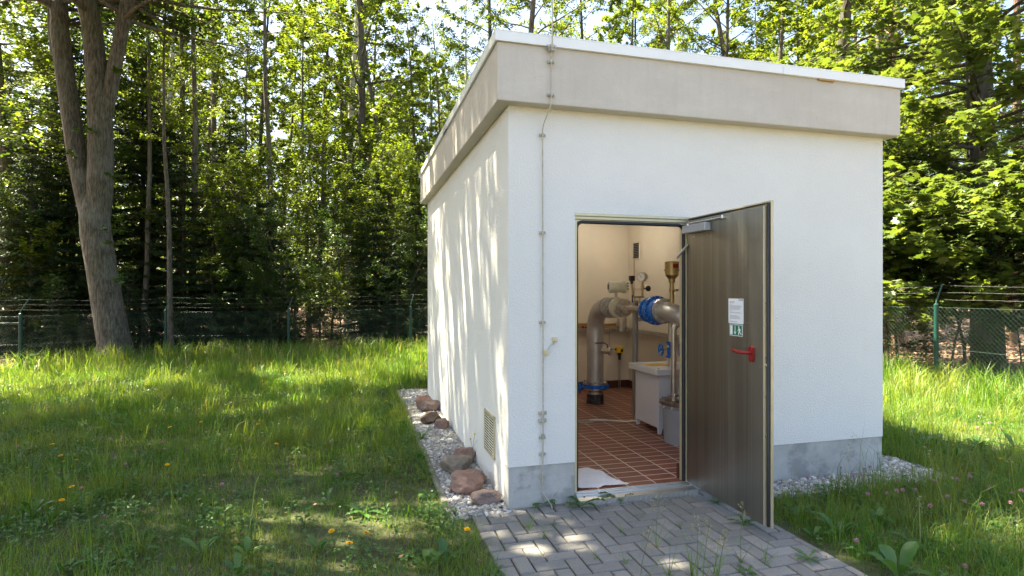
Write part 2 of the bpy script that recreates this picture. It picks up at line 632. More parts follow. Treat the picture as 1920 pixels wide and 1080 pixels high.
# sill and step
si = MB()
for k in range(4):
    v0 = 0.028 - k * 0.016
    si.box((DL + .002, v0 - .0155, ZF - .03), (DR - .002, v0, ZF + .004 - k * 0.003 - (0.004 if k % 2 else 0)))
si.build('sill', M['alu'], house, 0.001)
st = MB()
st.add([(DL - .0, -.037, .052), (DR + .03, -.037, .052), (DR + .03, -.098, .044), (DL, -.098, .044), (DL, -.100, -.02), (DR + .03, -.100, -.02), (DL, -.037, -.02), (DR + .03, -.037, -.02)],
       [(0, 3, 2, 1), (3, 4, 5, 2), (0, 6, 4, 3), (1, 2, 5, 7)])
rr = random.Random(3)
for i in range(46):
    for j in range(3):
        u0 = DL + .012 + i * .0215 + (0.010 if j % 2 else 0)
        v0 = -.046 - j * .018
        a = R(40) if (i + j) % 2 else R(-40)
        d = Vector((math.cos(a), math.sin(a), 0)) * .0095
        c = Vector((u0, v0, .0505 - (j + .4) * .0027))
        st.tube([c - d, c, c + d], [.0008, .0021, .0008], 5)
    for j in range(2):
        u0 = DL + .012 + i * .0215 + (0.010 if j % 2 else 0)
        a = R(40) if (i + j) % 2 else R(-40)
        d = Vector((math.cos(a), 0, math.sin(a))) * .0095
        c = Vector((u0, -.1005, .033 - j * .016))
        st.tube([c - d, c, c + d], [.0008, .0021, .0008], 5)
st.build('checker_plate_step', M['alu'], house)

# the open door: hinged on the far jamb, leaf standing out from the wall
door = MB().box((1.462, -.022, .085), (1.500, -.905, 2.150)).build('door', M['door'], house, 0.002)
dl = MB()
dl.box((1.5005, -.006, .070), (1.520, -.932, 2.182))
dl.build('outer_skin', M['gold_edge'], door, 0.0015)
dg = MB()
dg.tube([(1.490, -.918, .078), (1.490, -.918, 2.166), (1.490, -.012, 2.166)], .0095, 6)
dg.build('door_seal', M['black'], door)
MB().box((1.4635, -.9052, .086), (1.4985, -.9075, 2.149)).build('lock_edge', M['gold_edge'], door)
le = MB()
for z in (1.52, 1.37, 1.17, 0.92, 0.66):
    for x_, dz in ((1.474, 0), (1.487, .004)):
        le.cyl((x_, -.907, z + dz), (x_, -.911, z + dz), .0045, None, 10)
        le.build('bolt', M['bright'], door)
        le = MB()
le.cyl((1.482, -.907, 1.12), (1.482, -.917, 1.12), .008, None, 12)
le.build('bolt', M['bright'], door)
hd = MB()
pl = [(-.80 + .019 * math.cos(a) * 1.0, 1.180 + .019 * math.sin(a) + (0.045 if math.sin(a) > 0 else -.045) * 0.75) for a in np.linspace(0, 2 * PI, 25)[:-1]]
n = len(pl)
hd.add([(1.4615, p, z) for p, z in pl] + [(1.446, p, z) for p, z in pl], [tuple(range(n, 2 * n))] + [(i, (i + 1) % n, n + (i + 1) % n, n + i) for i in range(n)])
hp = [(1.450, -.80, 1.19), (1.425, -.80, 1.19), (1.407, -.793, 1.19), (1.397, -.775, 1.19), (1.394, -.74, 1.191), (1.396, -.70, 1.195), (1.402, -.672, 1.200), (1.408, -.664, 1.201)]
hd.tube(hp, [.011, .011, .0115, .012, .012, .012, .011, .006], 12)
hd.build('handle', M['red'], door, 0.0)
cl = MB()
cl.cbox((1.408, -.342, 2.048), (1.4615, -.035, 2.108), .004)
clo = cl.build('door_closer', M['silver'], door)
ar = MB()
ar.cyl((1.432, -.085, 2.105), (1.432, -.085, 2.126), .011).tube([(1.428, -.085, 2.124), (1.436, -.29, 2.124), (1.444, -.50, 2.124)], .006, 8)
ar.box((1.443, -.07, 2.118), (1.4615, -.52, 2.130)).cyl((1.447, -.50, 2.116), (1.447, -.50, 2.140), .008)
ar.build('closer_arm', M['bright'], clo)
sa = MB()
sa.add([], [])
sa.tube([(1.458, -.045, 1.965), (1.446, -.03, 1.945), (1.425, .06, 1.865)], [.008, .010, .010], 6)
sa.build('stay_arm', M['galv'], door)
sc = MB()
for v, z in ((-.875, 1.36), (-.875, 1.10), (-.12, 2.02), (-.3, 2.02), (-.75, 1.385)):
    sc.cyl((1.4625, v, z), (1.459, v, z), .004, None, 8)
    sc.build('screw', M['bright'], door)
    sc = MB()
hg = MB()
for z in (0.35, 1.2, 1.98):
    hg.cyl((1.523, .004, z - .06), (1.523, .004, z + .06), .010)
    hg.build('hinge', M['steel'], door)
    hg = MB()

# ventilation grille on the side wall
vg = MB()
v0, v1, z0, z1 = .402, .768, .246, .588
vg.box((-.014, v0, z0), (0.002, v0 + .022, z1)).box((-.014, v1 - .022, z0), (0.002, v1, z1)).box((-.0142, v0, z1 - .026), (0.002, v1, z1)).box((-.0142, v0, z0), (0.002, v1, z0 + .02))
vg.box((-.012, (v0 + v1) / 2 - .006, z0), (0.002, (v0 + v1) / 2 + .006, z1))
gr = vg.build('ventilation_grille', M['vent'], house, 0.0015)
sl = MB()
for k in range(13):
    z = z0 + .030 + k * .0222
    sl.add([(-.0130, v0 + .02, z), (-.0130, v1 - .02, z), (-.0125, v1 - .02, z + .009), (-.0125, v0 + .02, z + .009), (-.0105, v0 + .02, z + .0095), (-.0105, v1 - .02, z + .0095), (-.0105, v1 - .02, z + .002), (-.0105, v0 + .02, z + .002)],
           [(1, 0, 3, 2), (2, 3, 4, 5), (0, 1, 6, 7)])
sl.build('louvre', M['louvre'], gr)
MB().box((-.0095, v0 + .01, z0 + .01), (0.001, v1 - .01, z1 - .01)).build('dark_backplate', M['dark'], gr)  # flat black plate; the shade between the slats is put into its colour

# ------------------------------------------------------------------ things fixed to the building outside
lc, b0 = in_house('lightning_conductor', 'thin grey lightning conductor wire clipped down the white front wall', 'lightning conductor', (0.287, -0.02, 0.0))
w = MB(b0)
U = 0.287
w.tube([(U - .005, -.022, 4.9), (U, -.150, 3.75), (U, -.150, 3.46)], .005, 6)
w.tube([(U, -.150, 3.50), (U, -.150, 3.36), (U, -.130, 3.34), (U, -.128, 2.975), (U - .004, -.124, 2.935), (U - .03, -.04, 2.82), (U - .032, -.024, 2.78), (U - .028, -.024, 1.30), (U - .028, -.024, .66), (U - .030, -.022, .17), (U - .026, -.028, .11), (U + .025, -.07, 0.02), (U + .03, -.075, -.05)], .0048, 8)
w.build('wire', M['conductor'], lc)
def clamp(u, v, z, s=1.0):
    c = MB(b0)
    c.box((u - .026 * s, v - .006, z - .011 * s), (u + .026 * s, v + .004, z + .011 * s))
    c.cyl((u, v - .012, z - .010 * s), (u, v - .012, z + .010 * s), .0105 * s, None, 10)
    for q in (-.019, .019):
        c.cyl((u + q * s, v + .014, z), (u + q * s, v - .014, z), .006 * s, None, 8)
    return c.build('clamp', M['conductor'], lc)
clamp(U, -.137, 3.357, 1.3); clamp(U, -.137, 3.335, 1.0)
clamp(U, -.117, 3.257); clamp(U, -.117, 3.017)
for z in (2.751, 2.029, 1.366, .512, .389, .219):
    clamp(U - .029, -.012, z, .9)
for z in (.695, .639):
    clamp(U - .029, -.016, z, 1.15)
cj = MB(b0)
cj.tube([(U - .028, -.024, .54), (U - .028, -.024, .51)], .012, 8)
cj.build('sleeve', M['galv'], lc)
ct, b1 = in_house('bonding_terminal', 'small steel earthing terminal plate on the white wall beside the conductor wire', 'terminal', (0.35, 0.0, 1.235))
t = MB(b1)
t.cbox((.336, -.022, 1.218), (.372, 0.002, 1.252), .003).cyl((.357, -.022, 1.236), (.357, -.033, 1.236), .010, None, 12)
t.build('terminal_plate', M['vent'], ct)
t = MB(b1)
t.cbox((.262, -.036, 1.122), (.296, -.006, 1.160), .003).cyl((.282, -.036, 1.14), (.282, -.045, 1.14), .009, None, 12)
t.build('wire_connector', M['vent'], ct)
MB(b1).tube([(.352, -.012, 1.218), (.346, -.014, 1.205), (.322, -.014, 1.192), (.312, -.014, 1.18), (.296, -.014, 1.155)], .0035, 6).build('bonding_wire', M['galv'], ct)

ns, b2 = in_house('notice_sheet', 'white printed notice sheet stuck on the open steel door', 'notice', (1.4615, -.632, 1.37))
pv0, pv1, pz0, pz1 = -.552, -.712, 1.372, 1.545
MB(b2).box((1.4615, pv0, pz0), (1.4595, pv1, pz1)).build('paper', M['paper'], ns)
pr = MB(b2)
rr = random.Random(5)
def pbar(mb, a0, a1, zc, h, x=1.4591):
    """a0, a1: fractions of the width from the left edge as read"""
    A, B = pv0 + (pv1 - pv0) * a0, pv0 + (pv1 - pv0) * a1
    mb.add([(x, A, zc - h), (x, B, zc - h), (x, B, zc + h), (x, A, zc + h)], [(0, 1, 2, 3)])
zc = pz1 - .020
for blk, cnt in ((.45, 3), (.3, 1), (.9, 6), (.28, 1), (.88, 2), (.2, 1), (.85, 5), (.15, 1), (.7, 2), (.15, 1), (.5, 2)):
    for k in range(cnt):
        w_ = blk if cnt == 1 else min(.92, blk * rr.uniform(.75, 1.0))
        q = .08
        while q < w_:
            e = min(w_, q + rr.uniform(.04, .13))
            pbar(pr, q, e - .012, zc, .0011)
            q = e
        zc -= .0052
    zc -= .0042
pr.build('printed_text', M['ink'], ns)


def text_mesh(name, s, size, ext=0.0):
    cu = bpy.data.curves.new(name, 'FONT')
    cu.body = s; cu.size = size; cu.extrude = ext; cu.align_x = 'CENTER'; cu.align_y = 'CENTER'
    o = bpy.data.objects.new(name, cu)
    me = bpy.data.meshes.new_from_object(o)
    bpy.data.objects.remove(o)
    return me


lg = text_mesh('logo', 'SWE', .019)
lo = link('logo', lg, M['inkb'], ns)
lo.location = (1.4590 - b2[0], -.688 - b2[1], 1.535 - b2[2])
lo.rotation_euler = (R(90), 0, R(-90))
lo.scale = (1.25, 1, 1)
es, b3 = in_house('emergency_exit_sign', 'green and white emergency exit sign with arrow and running figure on the door', 'sign', (1.4615, -.633, 1.287))
ev0, ev1, ez0, ez1 = -.566, -.702, 1.287, 1.366
MB(b3).box((1.4615, ev0, ez0), (1.4595, ev1, ez1)).build('sign_plate', M['white_sign'], es)
def ep(mb, pts, x):
    """pts in sign space 0..1 (right, up)"""
    P = [(x, ev0 + (ev1 - ev0) * a, ez0 + (ez1 - ez0) * b) for a, b in pts]
    mb.add(P, [tuple(range(len(P)))])
g = MB(b3); ep(g, [(.03, .05), (.97, .05), (.97, .95), (.03, .95)], 1.4592); g.build('green_field', M['green_sign'], es)
p = MB(b3)
x = 1.4589
ep(p, [(.05, .10), (.24, .10), (.24, .90), (.05, .90)], x)
ep(p, [(.41, .36), (.46, .36), (.46, .88), (.41, .88)], x)
ep(p, [(.435, .10), (.54, .40), (.435, .32), (.33, .40)], x)
hx, hy = .73, .80
ep(p, [(hx + .045 * math.cos(a), hy + .085 * math.sin(a)) for a in np.linspace(0, 2 * PI, 13)[:-1]], x)
ep(p, [(.70, .70), (.78, .72), (.83, .44), (.74, .40)], x)
ep(p, [(.77, .71), (.86, .62), (.90, .48), (.87, .46), (.82, .58), (.76, .62)], x - .0003)
ep(p, [(.72, .69), (.66, .58), (.66, .50), (.61, .46), (.63, .42), (.70, .47), (.70, .56), (.75, .62)], x - .0002)
ep(p, [(.75, .44), (.82, .43), (.88, .26), (.95, .22), (.94, .16), (.84, .20)], x - .0004)
ep(p, [(.74, .44), (.79, .40), (.75, .26), (.75, .10), (.69, .10), (.69, .30)], x - .0005)
p.build('pictogram', M['white_sign'], es)

# ------------------------------------------------------------------ inside the pump house
def bolts(mb, c, axis, r, n, d0, d1, br=.009, ph=0.0, name='bolt', mat='bright', parent=None):
    """a ring of bolts, each a part of its own on one shared mesh"""
    t = Vector(axis).normalized(); c = Vector(c)
    up = Vector((0, 0, 1)) if abs(t.z) < .9 else Vector((1, 0, 0))
    e1 = t.cross(up).normalized(); e2 = t.cross(e1)
    first = None
    for k in range(n):
        a = 2 * PI * (k + .5) / n + ph
        p = c + (e1 * math.cos(a) + e2 * math.sin(a)) * r
        if first is None:
            m = MB(p)
            m.cyl(p + t * d0, p + t * d1, br, None, 6, False)
            o = first = m.build(name, M[mat], parent)
        else:
            o = first.copy(); COL.objects.link(o)
        o.location = p - mb.base


PU, PV, PZ, PR = 2.076, 3.197, 1.385, .114
pipe, pb = in_house('water_pipe', 'thick stainless steel water pipe rising from the tiles and bending over inside the doorway', 'pipe', (PU, PV, ZF))
a = MB(pb)
a.tube([(PU, PV, .335), (PU, PV, 1.05)], PR, 28)
a.tube([(PU, PV, .92), (PU, PV, .923)], PR + .002, 28)
a.build('riser', M['pipe'], pipe)
a = MB(pb)
el_ = [(PU, PV, 1.05)]
RB = PZ - 1.06
for k in range(0, 13):
    q = k / 12 * PI / 2
    el_.append((PU, PV - RB + RB * math.cos(q), 1.06 + RB * math.sin(q)))
el_.append((PU, PV - RB - .05, PZ))
a.tube(el_, PR, 28)
a.lathe((PU, PV - RB - .05, PZ), (0, -1, 0), [(0, PR), (.03, PR), (.12, .085), (.16, .085)], 28)
a.build('elbow', M['pipe'], pipe)
a = MB(pb)
a.lathe((PU, PV, .33), (0, 0, 1), [(0, .1), (0, .165), (.022, .165), (.022, .1)], 32)
a.lathe((PU, PV, .262), (0, 0, 1), [(0, .1), (0, .160), (.018, .160), (.018, .1)], 32)
a.lathe((PU, PV, .07), (0, 0, 1), [(.11, .100), (.13, .112), (.16, .112), (.17, .095), (.2, .095)], 28)
fl = a.build('flange', M['steel'], pipe)
a = MB(pb); bolts(a, (PU, PV, .30), (0, 0, 1), .145, 8, -.05, .075, .011, parent=fl)
a = MB(pb); a.lathe((PU, PV, .07), (0, 0, 1), [(0, .125), (.006, .125), (.006, .114), (.11, .112), (.11, .05)], 28); a.build('floor_sleeve', plain('chipped_black_paint', (0.06, 0.06, 0.06), .5, .3, .9, 28), pipe)
# shut off valve ring
a = MB(pb)
a.lathe((PU, PV, .281), (0, 0, 1), [(0, .1), (0, .172), (.048, .172), (.048, .1)], 32)
for k in range(8):
    q = 2 * PI * k / 8 + .2
    a.cbox((PU + .168 * math.cos(q) - .016, PV + .168 * math.sin(q) - .016, .279), (PU + .168 * math.cos(q) + .016, PV + .168 * math.sin(q) + .016, .331), .004)
vb = a.build('valve_ring', M['blue'], pipe)
a = MB(pb)
hc = Vector((PU - .255, PV - .06, .30))
ax = Vector((1, -.25, 0)).normalized()
a.torus(hc, ax, .068, .010)
for k in range(3):
    q = 2 * PI * k / 3
    e2 = Vector((0, 0, 1)); e1 = ax.cross(e2)
    a.cyl(hc, hc + (e1 * math.cos(q) + e2 * math.sin(q)) * .068, .007, None, 8)
a.cyl(hc - ax * .012, hc + ax * .1, .012)
a.build('handwheel', M['blue'], vb)
# sampling branch with a lever
a = MB(pb)
d = Vector((.62, -.72, -.05)).normalized()
o = Vector((PU + .055, PV - .06, .79))
a.lathe(o, d, [(0, .042), (.125, .042), (.125, .055), (.155, .055), (.155, .040), (.150, .036), (.150, .018), (.16, .016), (.16, .0)], 22)
a.build('sampling_branch', M['steel'], pipe)
a = MB(pb)
q = o + d * .10
a.cyl(q + Vector((0, 0, .03)), q + Vector((0, 0, .085)), .008)
a.tube([q + Vector((0, 0, .083)), q + Vector((-.05, -.02, .11)), q + Vector((-.07, -.022, .115)), q + Vector((-.20, -.05, .117))], .007, 8)
a.build('lever', plain('dark_blue_sleeve', (0.015, 0.02, 0.10), .4), pipe)
# dismantling joint: a row of flanges with long tie rods
a = MB(pb)
y0 = PV - RB - .05
a.lathe((PU, y0, PZ), (0, -1, 0), [(.02, .085), (.02, .135), (.042, .135), (.042, .075), (.12, .072), (.12, .135), (.142, .135), (.142, .075), (.21, .072), (.21, .135), (.232, .135), (.232, .075), (.31, .072)], 30)
jt = a.build('dismantling_joint', M['pipe'], pipe)
a = MB(pb)
for k in range(8):
    q = 2 * PI * (k + .5) / 8
    p = Vector((PU + .106 * math.cos(q), y0, PZ + .106 * math.sin(q)))
    a.cyl(p + Vector((0, 0, 0)), p + Vector((0, -.26, 0)), .0075, None, 8)
    for s in (.012, .05, .112, .15, .202, .24):
        a.cyl(p + Vector((0, -s, 0)), p + Vector((0, -s - .012, 0)), .013, None, 6, False)
    a.build('tie_rod', M['bright'], jt)
    a = MB(pb)
# meter tube and end flange, then the thin run to the blue valve
ym = y0 - .31
a = MB(pb)
a.lathe((PU, ym, PZ), (0, -1, 0), [(0, .07), (0, .120), (.05, .120), (.05, .07), (.12, .075), (.17, .075)], 30)
a.build('meter_tube', M['cream'], pipe)
a = MB(pb)
a.lathe((PU, ym - .17, PZ), (0, -1, 0), [(-.03, .07), (-.03, .112), (.024, .112), (.024, .045), (.06, .042), (.075, .05), (.10, .05), (.10, .042), (.46, .042)], 30)
ef = a.build('reducing_flange', M['steel'], pipe)
a = MB(pb); bolts(a, (PU, ym - .17, PZ), (0, -1, 0), .088, 8, -.06, .04, .011, parent=ef)
a = MB(pb)
a.lathe((PU, ym - .30, PZ), (-.75, -.6, -.2), [(0, .03), (.06, .03), (.06, .045), (.085, .045), (.085, .02), (.10, .02), (.10, 0)], 18)
a.build('drain_branch', M['steel'], pipe)
# blue check valve
yb = 1.70
bv, bb = in_house('check_valve', 'bright blue flanged check valve between the steel pipes above the white cabinet', 'valve', (PU, 1.6, PZ - .16))
a = MB(bb)
a.lathe((PU, yb, PZ), (0, -1, 0), [(0, .04), (0, .140), (.028, .140), (.034, .118), (.075, .112), (.100, .150), (.135, .160), (.170, .160), (.176, .150), (.176, .135), (.215, .135), (.230, .128), (.300, .128), (.300, .05)], 36)
bo = a.build('body', M['blue'], bv)
a = MB(bb); bolts(a, (PU, yb, PZ), (0, -1, 0), .125, 8, -.02, .042, .0105, mat='brass', parent=bo); bolts(a, (PU, yb - .17, PZ), (0, -1, 0), .147, 16, -.045, .018, .0085, mat='brass', parent=bo)
# steel bend after the valve
sb, sbb = in_house('pipe_bend', 'grey steel pipe bend bolted to the blue check valve beside the doorway', 'pipe', (PU, 1.3, 1.0))
a = MB(sbb)
a.lathe((PU, yb - .302, PZ), (0, -1, 0), [(0, .05), (0, .135), (.024, .135), (.024, .10), (.06, .10)], 32)
pt = [(PU, yb - .35, PZ)]
for k in range(0, 11):
    q = k / 10 * R(80)
    s_, c_ = math.sin(q), 1 - math.cos(q)
    pt.append((PU + .26 * c_ * .95, yb - .36 - .26 * s_, PZ - .26 * c_ * .75))
dd = Vector(pt[-1]) - Vector(pt[-2])
pt.append(tuple(Vector(pt[-1]) + dd.normalized() * .35))
a.tube(pt, .098, 26)
bend = a.build('bend', M['pipe'], sb)
a = MB(sbb); bolts(a, (PU, yb - .302, PZ), (0, -1, 0), .117, 8, -.01, .042, .012, .2, parent=sb)

av, avb = in_house('air_valve', 'brass coloured air valve with a red plate on top of the steel pipe bend', 'valve', (2.10, 1.27, 1.48))
a = MB(avb)
a.lathe((2.10, 1.27, 1.47), (0, 0, 1), [(0, .024), (.12, .022), (.12, .030), (.15, .030), (.15, .022), (.21, .022), (.215, .034), (.25, .036), (.29, .068), (.335, .070), (.335, .083), (.350, .083), (.350, .070), (.425, .074), (.432, .064), (.432, 0)], 26)
a.cyl((2.10, 1.27, 1.605), (2.165, 1.25, 1.605), .010)
a.build('valve_body', M['brass'], av)
a = MB(avb)
vs = []
for k in range(7):
    q = R(-112 + k * 9)
    for z in (1.835, 1.875):
        vs.append((2.10 + .0755 * math.cos(q), 1.27 + .0755 * math.sin(q), z))
a.add(vs, [(2 * k, 2 * k + 2, 2 * k + 3, 2 * k + 1) for k in range(6)])
a.build('red_plate', M['red'], av)

tm, tb = in_house('flow_transmitter', 'cream coloured flow meter transmitter housing on a short neck above the pipe', 'flow meter', (PU, ym - .08, 1.5))
a = MB(tb)
yc = ym - .02
a.lathe((PU - .125, yc, 1.645), (1, -.18, 0), [(0, 0), (0, .066), (.02, .076), (.04, .076), (.04, .070), (.17, .070), (.17, .078), (.205, .078), (.215, .066), (.215, 0)], 26)
a.cbox((PU + .055, yc - .085, 1.60), (PU + .09, yc - .055, 1.70), .003)
a.build('housing', M['cream'], tm)
a = MB(tb); a.cyl((PU - .02, yc, 1.49), (PU - .02, yc, 1.585), .026).cbox((PU - .05, yc - .04, 1.495), (PU + .02, yc + .04, 1.515), .003); a.build('neck', M['cream'], tm)
a = MB(tb); a.cbox((PU - .128, yc - .032, 1.615), (PU - .122, yc + .036, 1.68), .002); a.build('display', M['dgrey'], tm)
a = MB(tb)
for z in (1.69, 1.655, 1.62):
    a.cyl((PU + .085, yc - .06, z), (PU + .105, yc - .08, z), .009, None, 8)
    a.build('cable_gland', M['blackp'], tm)
    a = MB(tb)

# gauge stand pipes
gp, gb = in_house('pressure_gauge', 'round steel pressure gauge on thin stand pipes behind the blue valve', 'gauge', (PU, 1.98, PZ + .05))
a = MB(gb)
gy, gx = 2.02, PU + .085
a.tube([(PU + .0, gy + .03, PZ + .03), (PU + .0, gy + .03, 1.53)], .010, 8).tube([(PU + .05, gy, PZ), (PU + .05, gy, 1.53)], .010, 8)
a.cyl((PU - .03, gy + .03, 1.528), (PU + .1, gy - .01, 1.528), .012, None, 10)
a.cyl((gx, gy, 1.52), (gx, gy, 1.70), .012, None, 10).cyl((gx, gy, 1.60), (gx, gy, 1.66), .019, None, 8)
a.cyl((PU - .02, gy + .03, 1.53), (PU - .035, gy + .03, 1.68), .011, None, 10)
a.tube([(PU - .02, gy + .03, 1.62), (gx, gy, 1.62)], .003, 6)
a.build('stand_pipe', M['brass'], gp)
a = MB(gb)
gd = Vector((-.85, -.52, 0)).normalized()
gc = Vector((gx, gy, 1.76))
a.lathe(gc + gd * .035, gd * -1, [(0, .046), (0, .054), (.02, .056), (.06, .056), (.07, .04), (.07, 0)], 24)
dial = a.build('dial_case', M['steel'], gp)
a = MB(gb); a.lathe(gc + gd * .0335, gd, [(0, .0), (0.0005, .046)], 24)
a.build('dial_face', M['white_sign'], dial)
a = MB(gb); e1 = gd.cross(Vector((0, 0, 1))).normalized()
a.tube([gc + gd * .036 - e1 * .012 - Vector((0, 0, .012)), gc + gd * .036 + e1 * .022 + Vector((0, 0, .03))], .0018, 5)
a.build('pointer', M['inkb'], dial)
a = MB(gb); kx = Vector((gx + .055, gy - .03, 1.625))
a.tube([(gx, gy, 1.625), kx], .007, 8)
a.lathe(kx - Vector((0, -.014, 0)), (.3, -1, 0), [(0, .012), (.004, .034), (.024, .034), (.028, .012), (.028, 0)], 10, False)
a.build('black_knob', M['blackp'], gp)
a = MB(gb); a.cyl((PU - .035, gy + .03, 1.68), (PU - .038, gy + .03, 1.705), .016).cyl((PU - .038, gy + .03, 1.705), (PU - .038, gy + .03, 1.715), .020).cbox((PU - .065, gy + .0, 1.715), (PU - .008, gy + .055, 1.775), .004)
a.build('pressure_sensor', M['blackp'], gp)
a = MB(gb); a.cbox((PU - .055, gy - .012, 1.46), (PU - .04, gy + .002, 1.55), .003); a.build('blue_lever', plain('blue_lever_sleeve', (.01, .03, .16), .4), gp)

# support post
sp, spb = in_house('pipe_support', 'galvanised channel post and cross arm carrying the pipe behind the white cabinet', 'support', (PU + .02, 2.06, ZF))
a = MB(spb)
a.box((PU - .012, 2.035, ZF), (PU - .008, 2.085, PZ + .1)).box((PU + .034, 2.035, ZF), (PU + .038, 2.085, PZ + .1)).box((PU - .0075, 2.081, ZF), (PU + .0335, 2.085, PZ + .1))
a.build('post', M['galv'], sp)
MB(spb).box((PU + .040, 2.05, 1.245), (IU1 - .003, 2.09, 1.29)).build('cross_arm', M['galv'], sp)
MB(spb).cbox((PU - .05, 2.03, ZF), (PU + .08, 2.09, ZF + .008), .002).build('foot_plate', M['galv'], sp)

# white cabinet
cb, cbb = in_house('white_cabinet', 'white sheet metal cabinet with an overhanging lid standing on the red tiles', 'cabinet', (2.27, 1.68, ZF))
a = MB(cbb)
a.box((2.03, 1.412, .135), (2.052, 1.944, .70)).box((2.0525, 1.412, .135), (2.53, 1.434, .70)).box((2.0525, 1.922, .135), (2.53, 1.944, .70)).box((2.508, 1.4345, .135), (2.53, 1.9215, .70))
cbo = a.build('body', M['whitep'], cb, .003)
a = MB(cbb)
for u, v in ((2.032, 1.414), (2.032, 1.902), (2.488, 1.414), (2.488, 1.902)):
    a.add([(u, v, .14), (u + .05, v, .14), (u + .05, v + .04, .14), (u, v + .04, .14), (u, v, ZF), (u + .03, v, ZF), (u + .03, v + .03, ZF), (u, v + .03, ZF)],
          [(0, 1, 5, 4), (1, 2, 6, 5), (2, 3, 7, 6), (3, 0, 4, 7), (4, 5, 6, 7)])
    a.build('foot', M['whitep'], cb)
    a = MB(cbb)
a = MB(cbb); a.cbox((1.975, 1.355, .702), (2.585, 2.0, .768), .006)
a.build('lid', M['whitep'], cb)
a = MB(cbb)
for u, v in ((2.02, 1.94), (2.02, 1.40)):
    a.cyl((u, v, .766), (u, v, .782), .010, None, 10)
    a.build('lid_screw', M['bright'], cb)
    a = MB(cbb)
a = MB(cbb); a.box((2.06, 1.62, .7683), (2.30, 1.82, .7695)); a.build('yellow_sticker', M['yellow'], cb)

# grey vessel with its thin pipe
gv, gvb = in_house('grey_vessel', 'round grey plastic vessel with a bolted rusty lid in front of the white cabinet', 'vessel', (2.15, 1.09, ZF))
c = (2.15, 1.09, ZF)
a = MB(gvb); a.lathe(c, (0, 0, 1), [(0, 0), (0, .215), (.33, .228), (.345, .222), (.36, .222), (.36, .24), (.385, .24), (.385, 0)], 40)
a.build('tank', M['grey'], gv)
a = MB(gvb); a.lathe((2.15, 1.09, .456), (0, 0, 1), [(0, 0), (0, .262), (.028, .262), (.028, 0)], 40)
ld = a.build('lid', M['rusty'], gv)
a = MB(gvb); bolts(a, (2.15, 1.09, .46), (0, 0, 1), .246, 14, -.035, .04, .008, parent=ld)
a = MB(gvb); a.torus((2.02, 1.05, .535), (.2, -1, 0), .028, .012); a.cbox((1.99, 1.035, .484), (2.05, 1.065, .512), .004); a.build('lifting_eye', M['galv'], ld)
tp, tpb = in_house('vent_pipe', 'slim steel pipe rising from the grey vessel lid and bending over at the doorway edge', 'pipe', (2.06, 1.17, .484))
a = MB(tpb)
q0 = [(2.06, 1.17, .484), (2.06, 1.17, 1.19)]
for k in range(1, 9):
    q = k / 8 * R(150)
    q0.append((2.06 + .065 * (1 - math.cos(q)), 1.17 - .01 * k / 8, 1.19 + .065 * math.sin(q)))
q0.append((2.06 + .165, 1.158, 1.10)); q0.append((2.06 + .20, 1.156, .95))
a.tube(q0, .029, 18)
a.lathe((2.06, 1.17, .484), (0, 0, 1), [(0, .045), (.022, .045), (.022, .029)], 20)
a.build('tube', M['steel'], tp)
# small gate valves
gt, gtb = in_house('gate_valve', 'small blue gate valve with a round blue handwheel facing the doorway', 'valve', (2.28, 1.62, .9))
a = MB(gtb)
hc = Vector((2.165, 1.608, .95)); ax = Vector((1, -.1, 0)).normalized(); e2 = Vector((0, 0, 1)); e1 = ax.cross(e2)
a.torus(hc, ax, .061, .0085)
for k in range(4):
    q = 2 * PI * k / 4 + .5
    a.cyl(hc, hc + (e1 * math.cos(q) + e2 * math.sin(q)) * .06, .006, None, 8)
a.lathe(hc - ax * .01, ax, [(0, 0), (0, .014), (.022, .014), (.022, 0)], 12)
a.build('handwheel', plain('light_blue_enamel', (.015, .20, .60), .3), gt)
a = MB(gtb); a.cyl(hc, hc + ax * .10, .005); a.build('spindle', M['galv'], gt)
a = MB(gtb)
a.lathe(hc + ax * .075, ax, [(0, .012), (.02, .03), (.04, .045), (.09, .045), (.09, 0)], 16)
a.lathe((2.275, 1.59, .86), (0, 0, 1), [(0, .03), (0, .05), (.02, .05), (.03, .036), (.15, .036), (.16, .05), (.18, .05), (.18, .02)], 18)
a.build('body', M['blue'], gt)
a = MB(gtb); a.cyl((2.275, 1.59, .3), (2.275, 1.59, .86), .03).cyl((2.275, 1.59, 1.04), (2.275, 1.59, 1.25), .03); a.build('pipe_stub', M['steel'], gt)
a = MB(gtb); a.box((2.2355, 1.56, .975), (2.2372, 1.59, 1.0)); a.build('type_plate', M['white_sign'], gt)
g2, g2b = in_house('coupling_valve', 'blue pipe coupling partly behind the slim steel pipe at the doorway edge', 'valve', (2.33, 1.42, .9))
a = MB(g2b); a.lathe((2.33, 1.42, .90), (0, 0, 1), [(0, .03), (0, .052), (.12, .052), (.12, .03)], 18); a.build('body', M['blue'], g2)
a = MB(g2b); a.lathe((2.33, 1.42, .78), (0, 0, 1), [(0, .026), (.08, .026), (.08, .045), (.118, .045), (.118, .02)], 18).lathe((2.33, 1.42, 1.021), (0, 0, 1), [(0, .045), (.03, .045), (.03, .026), (.4, .026)], 18); a.build('steel_neck', M['steel'], g2)

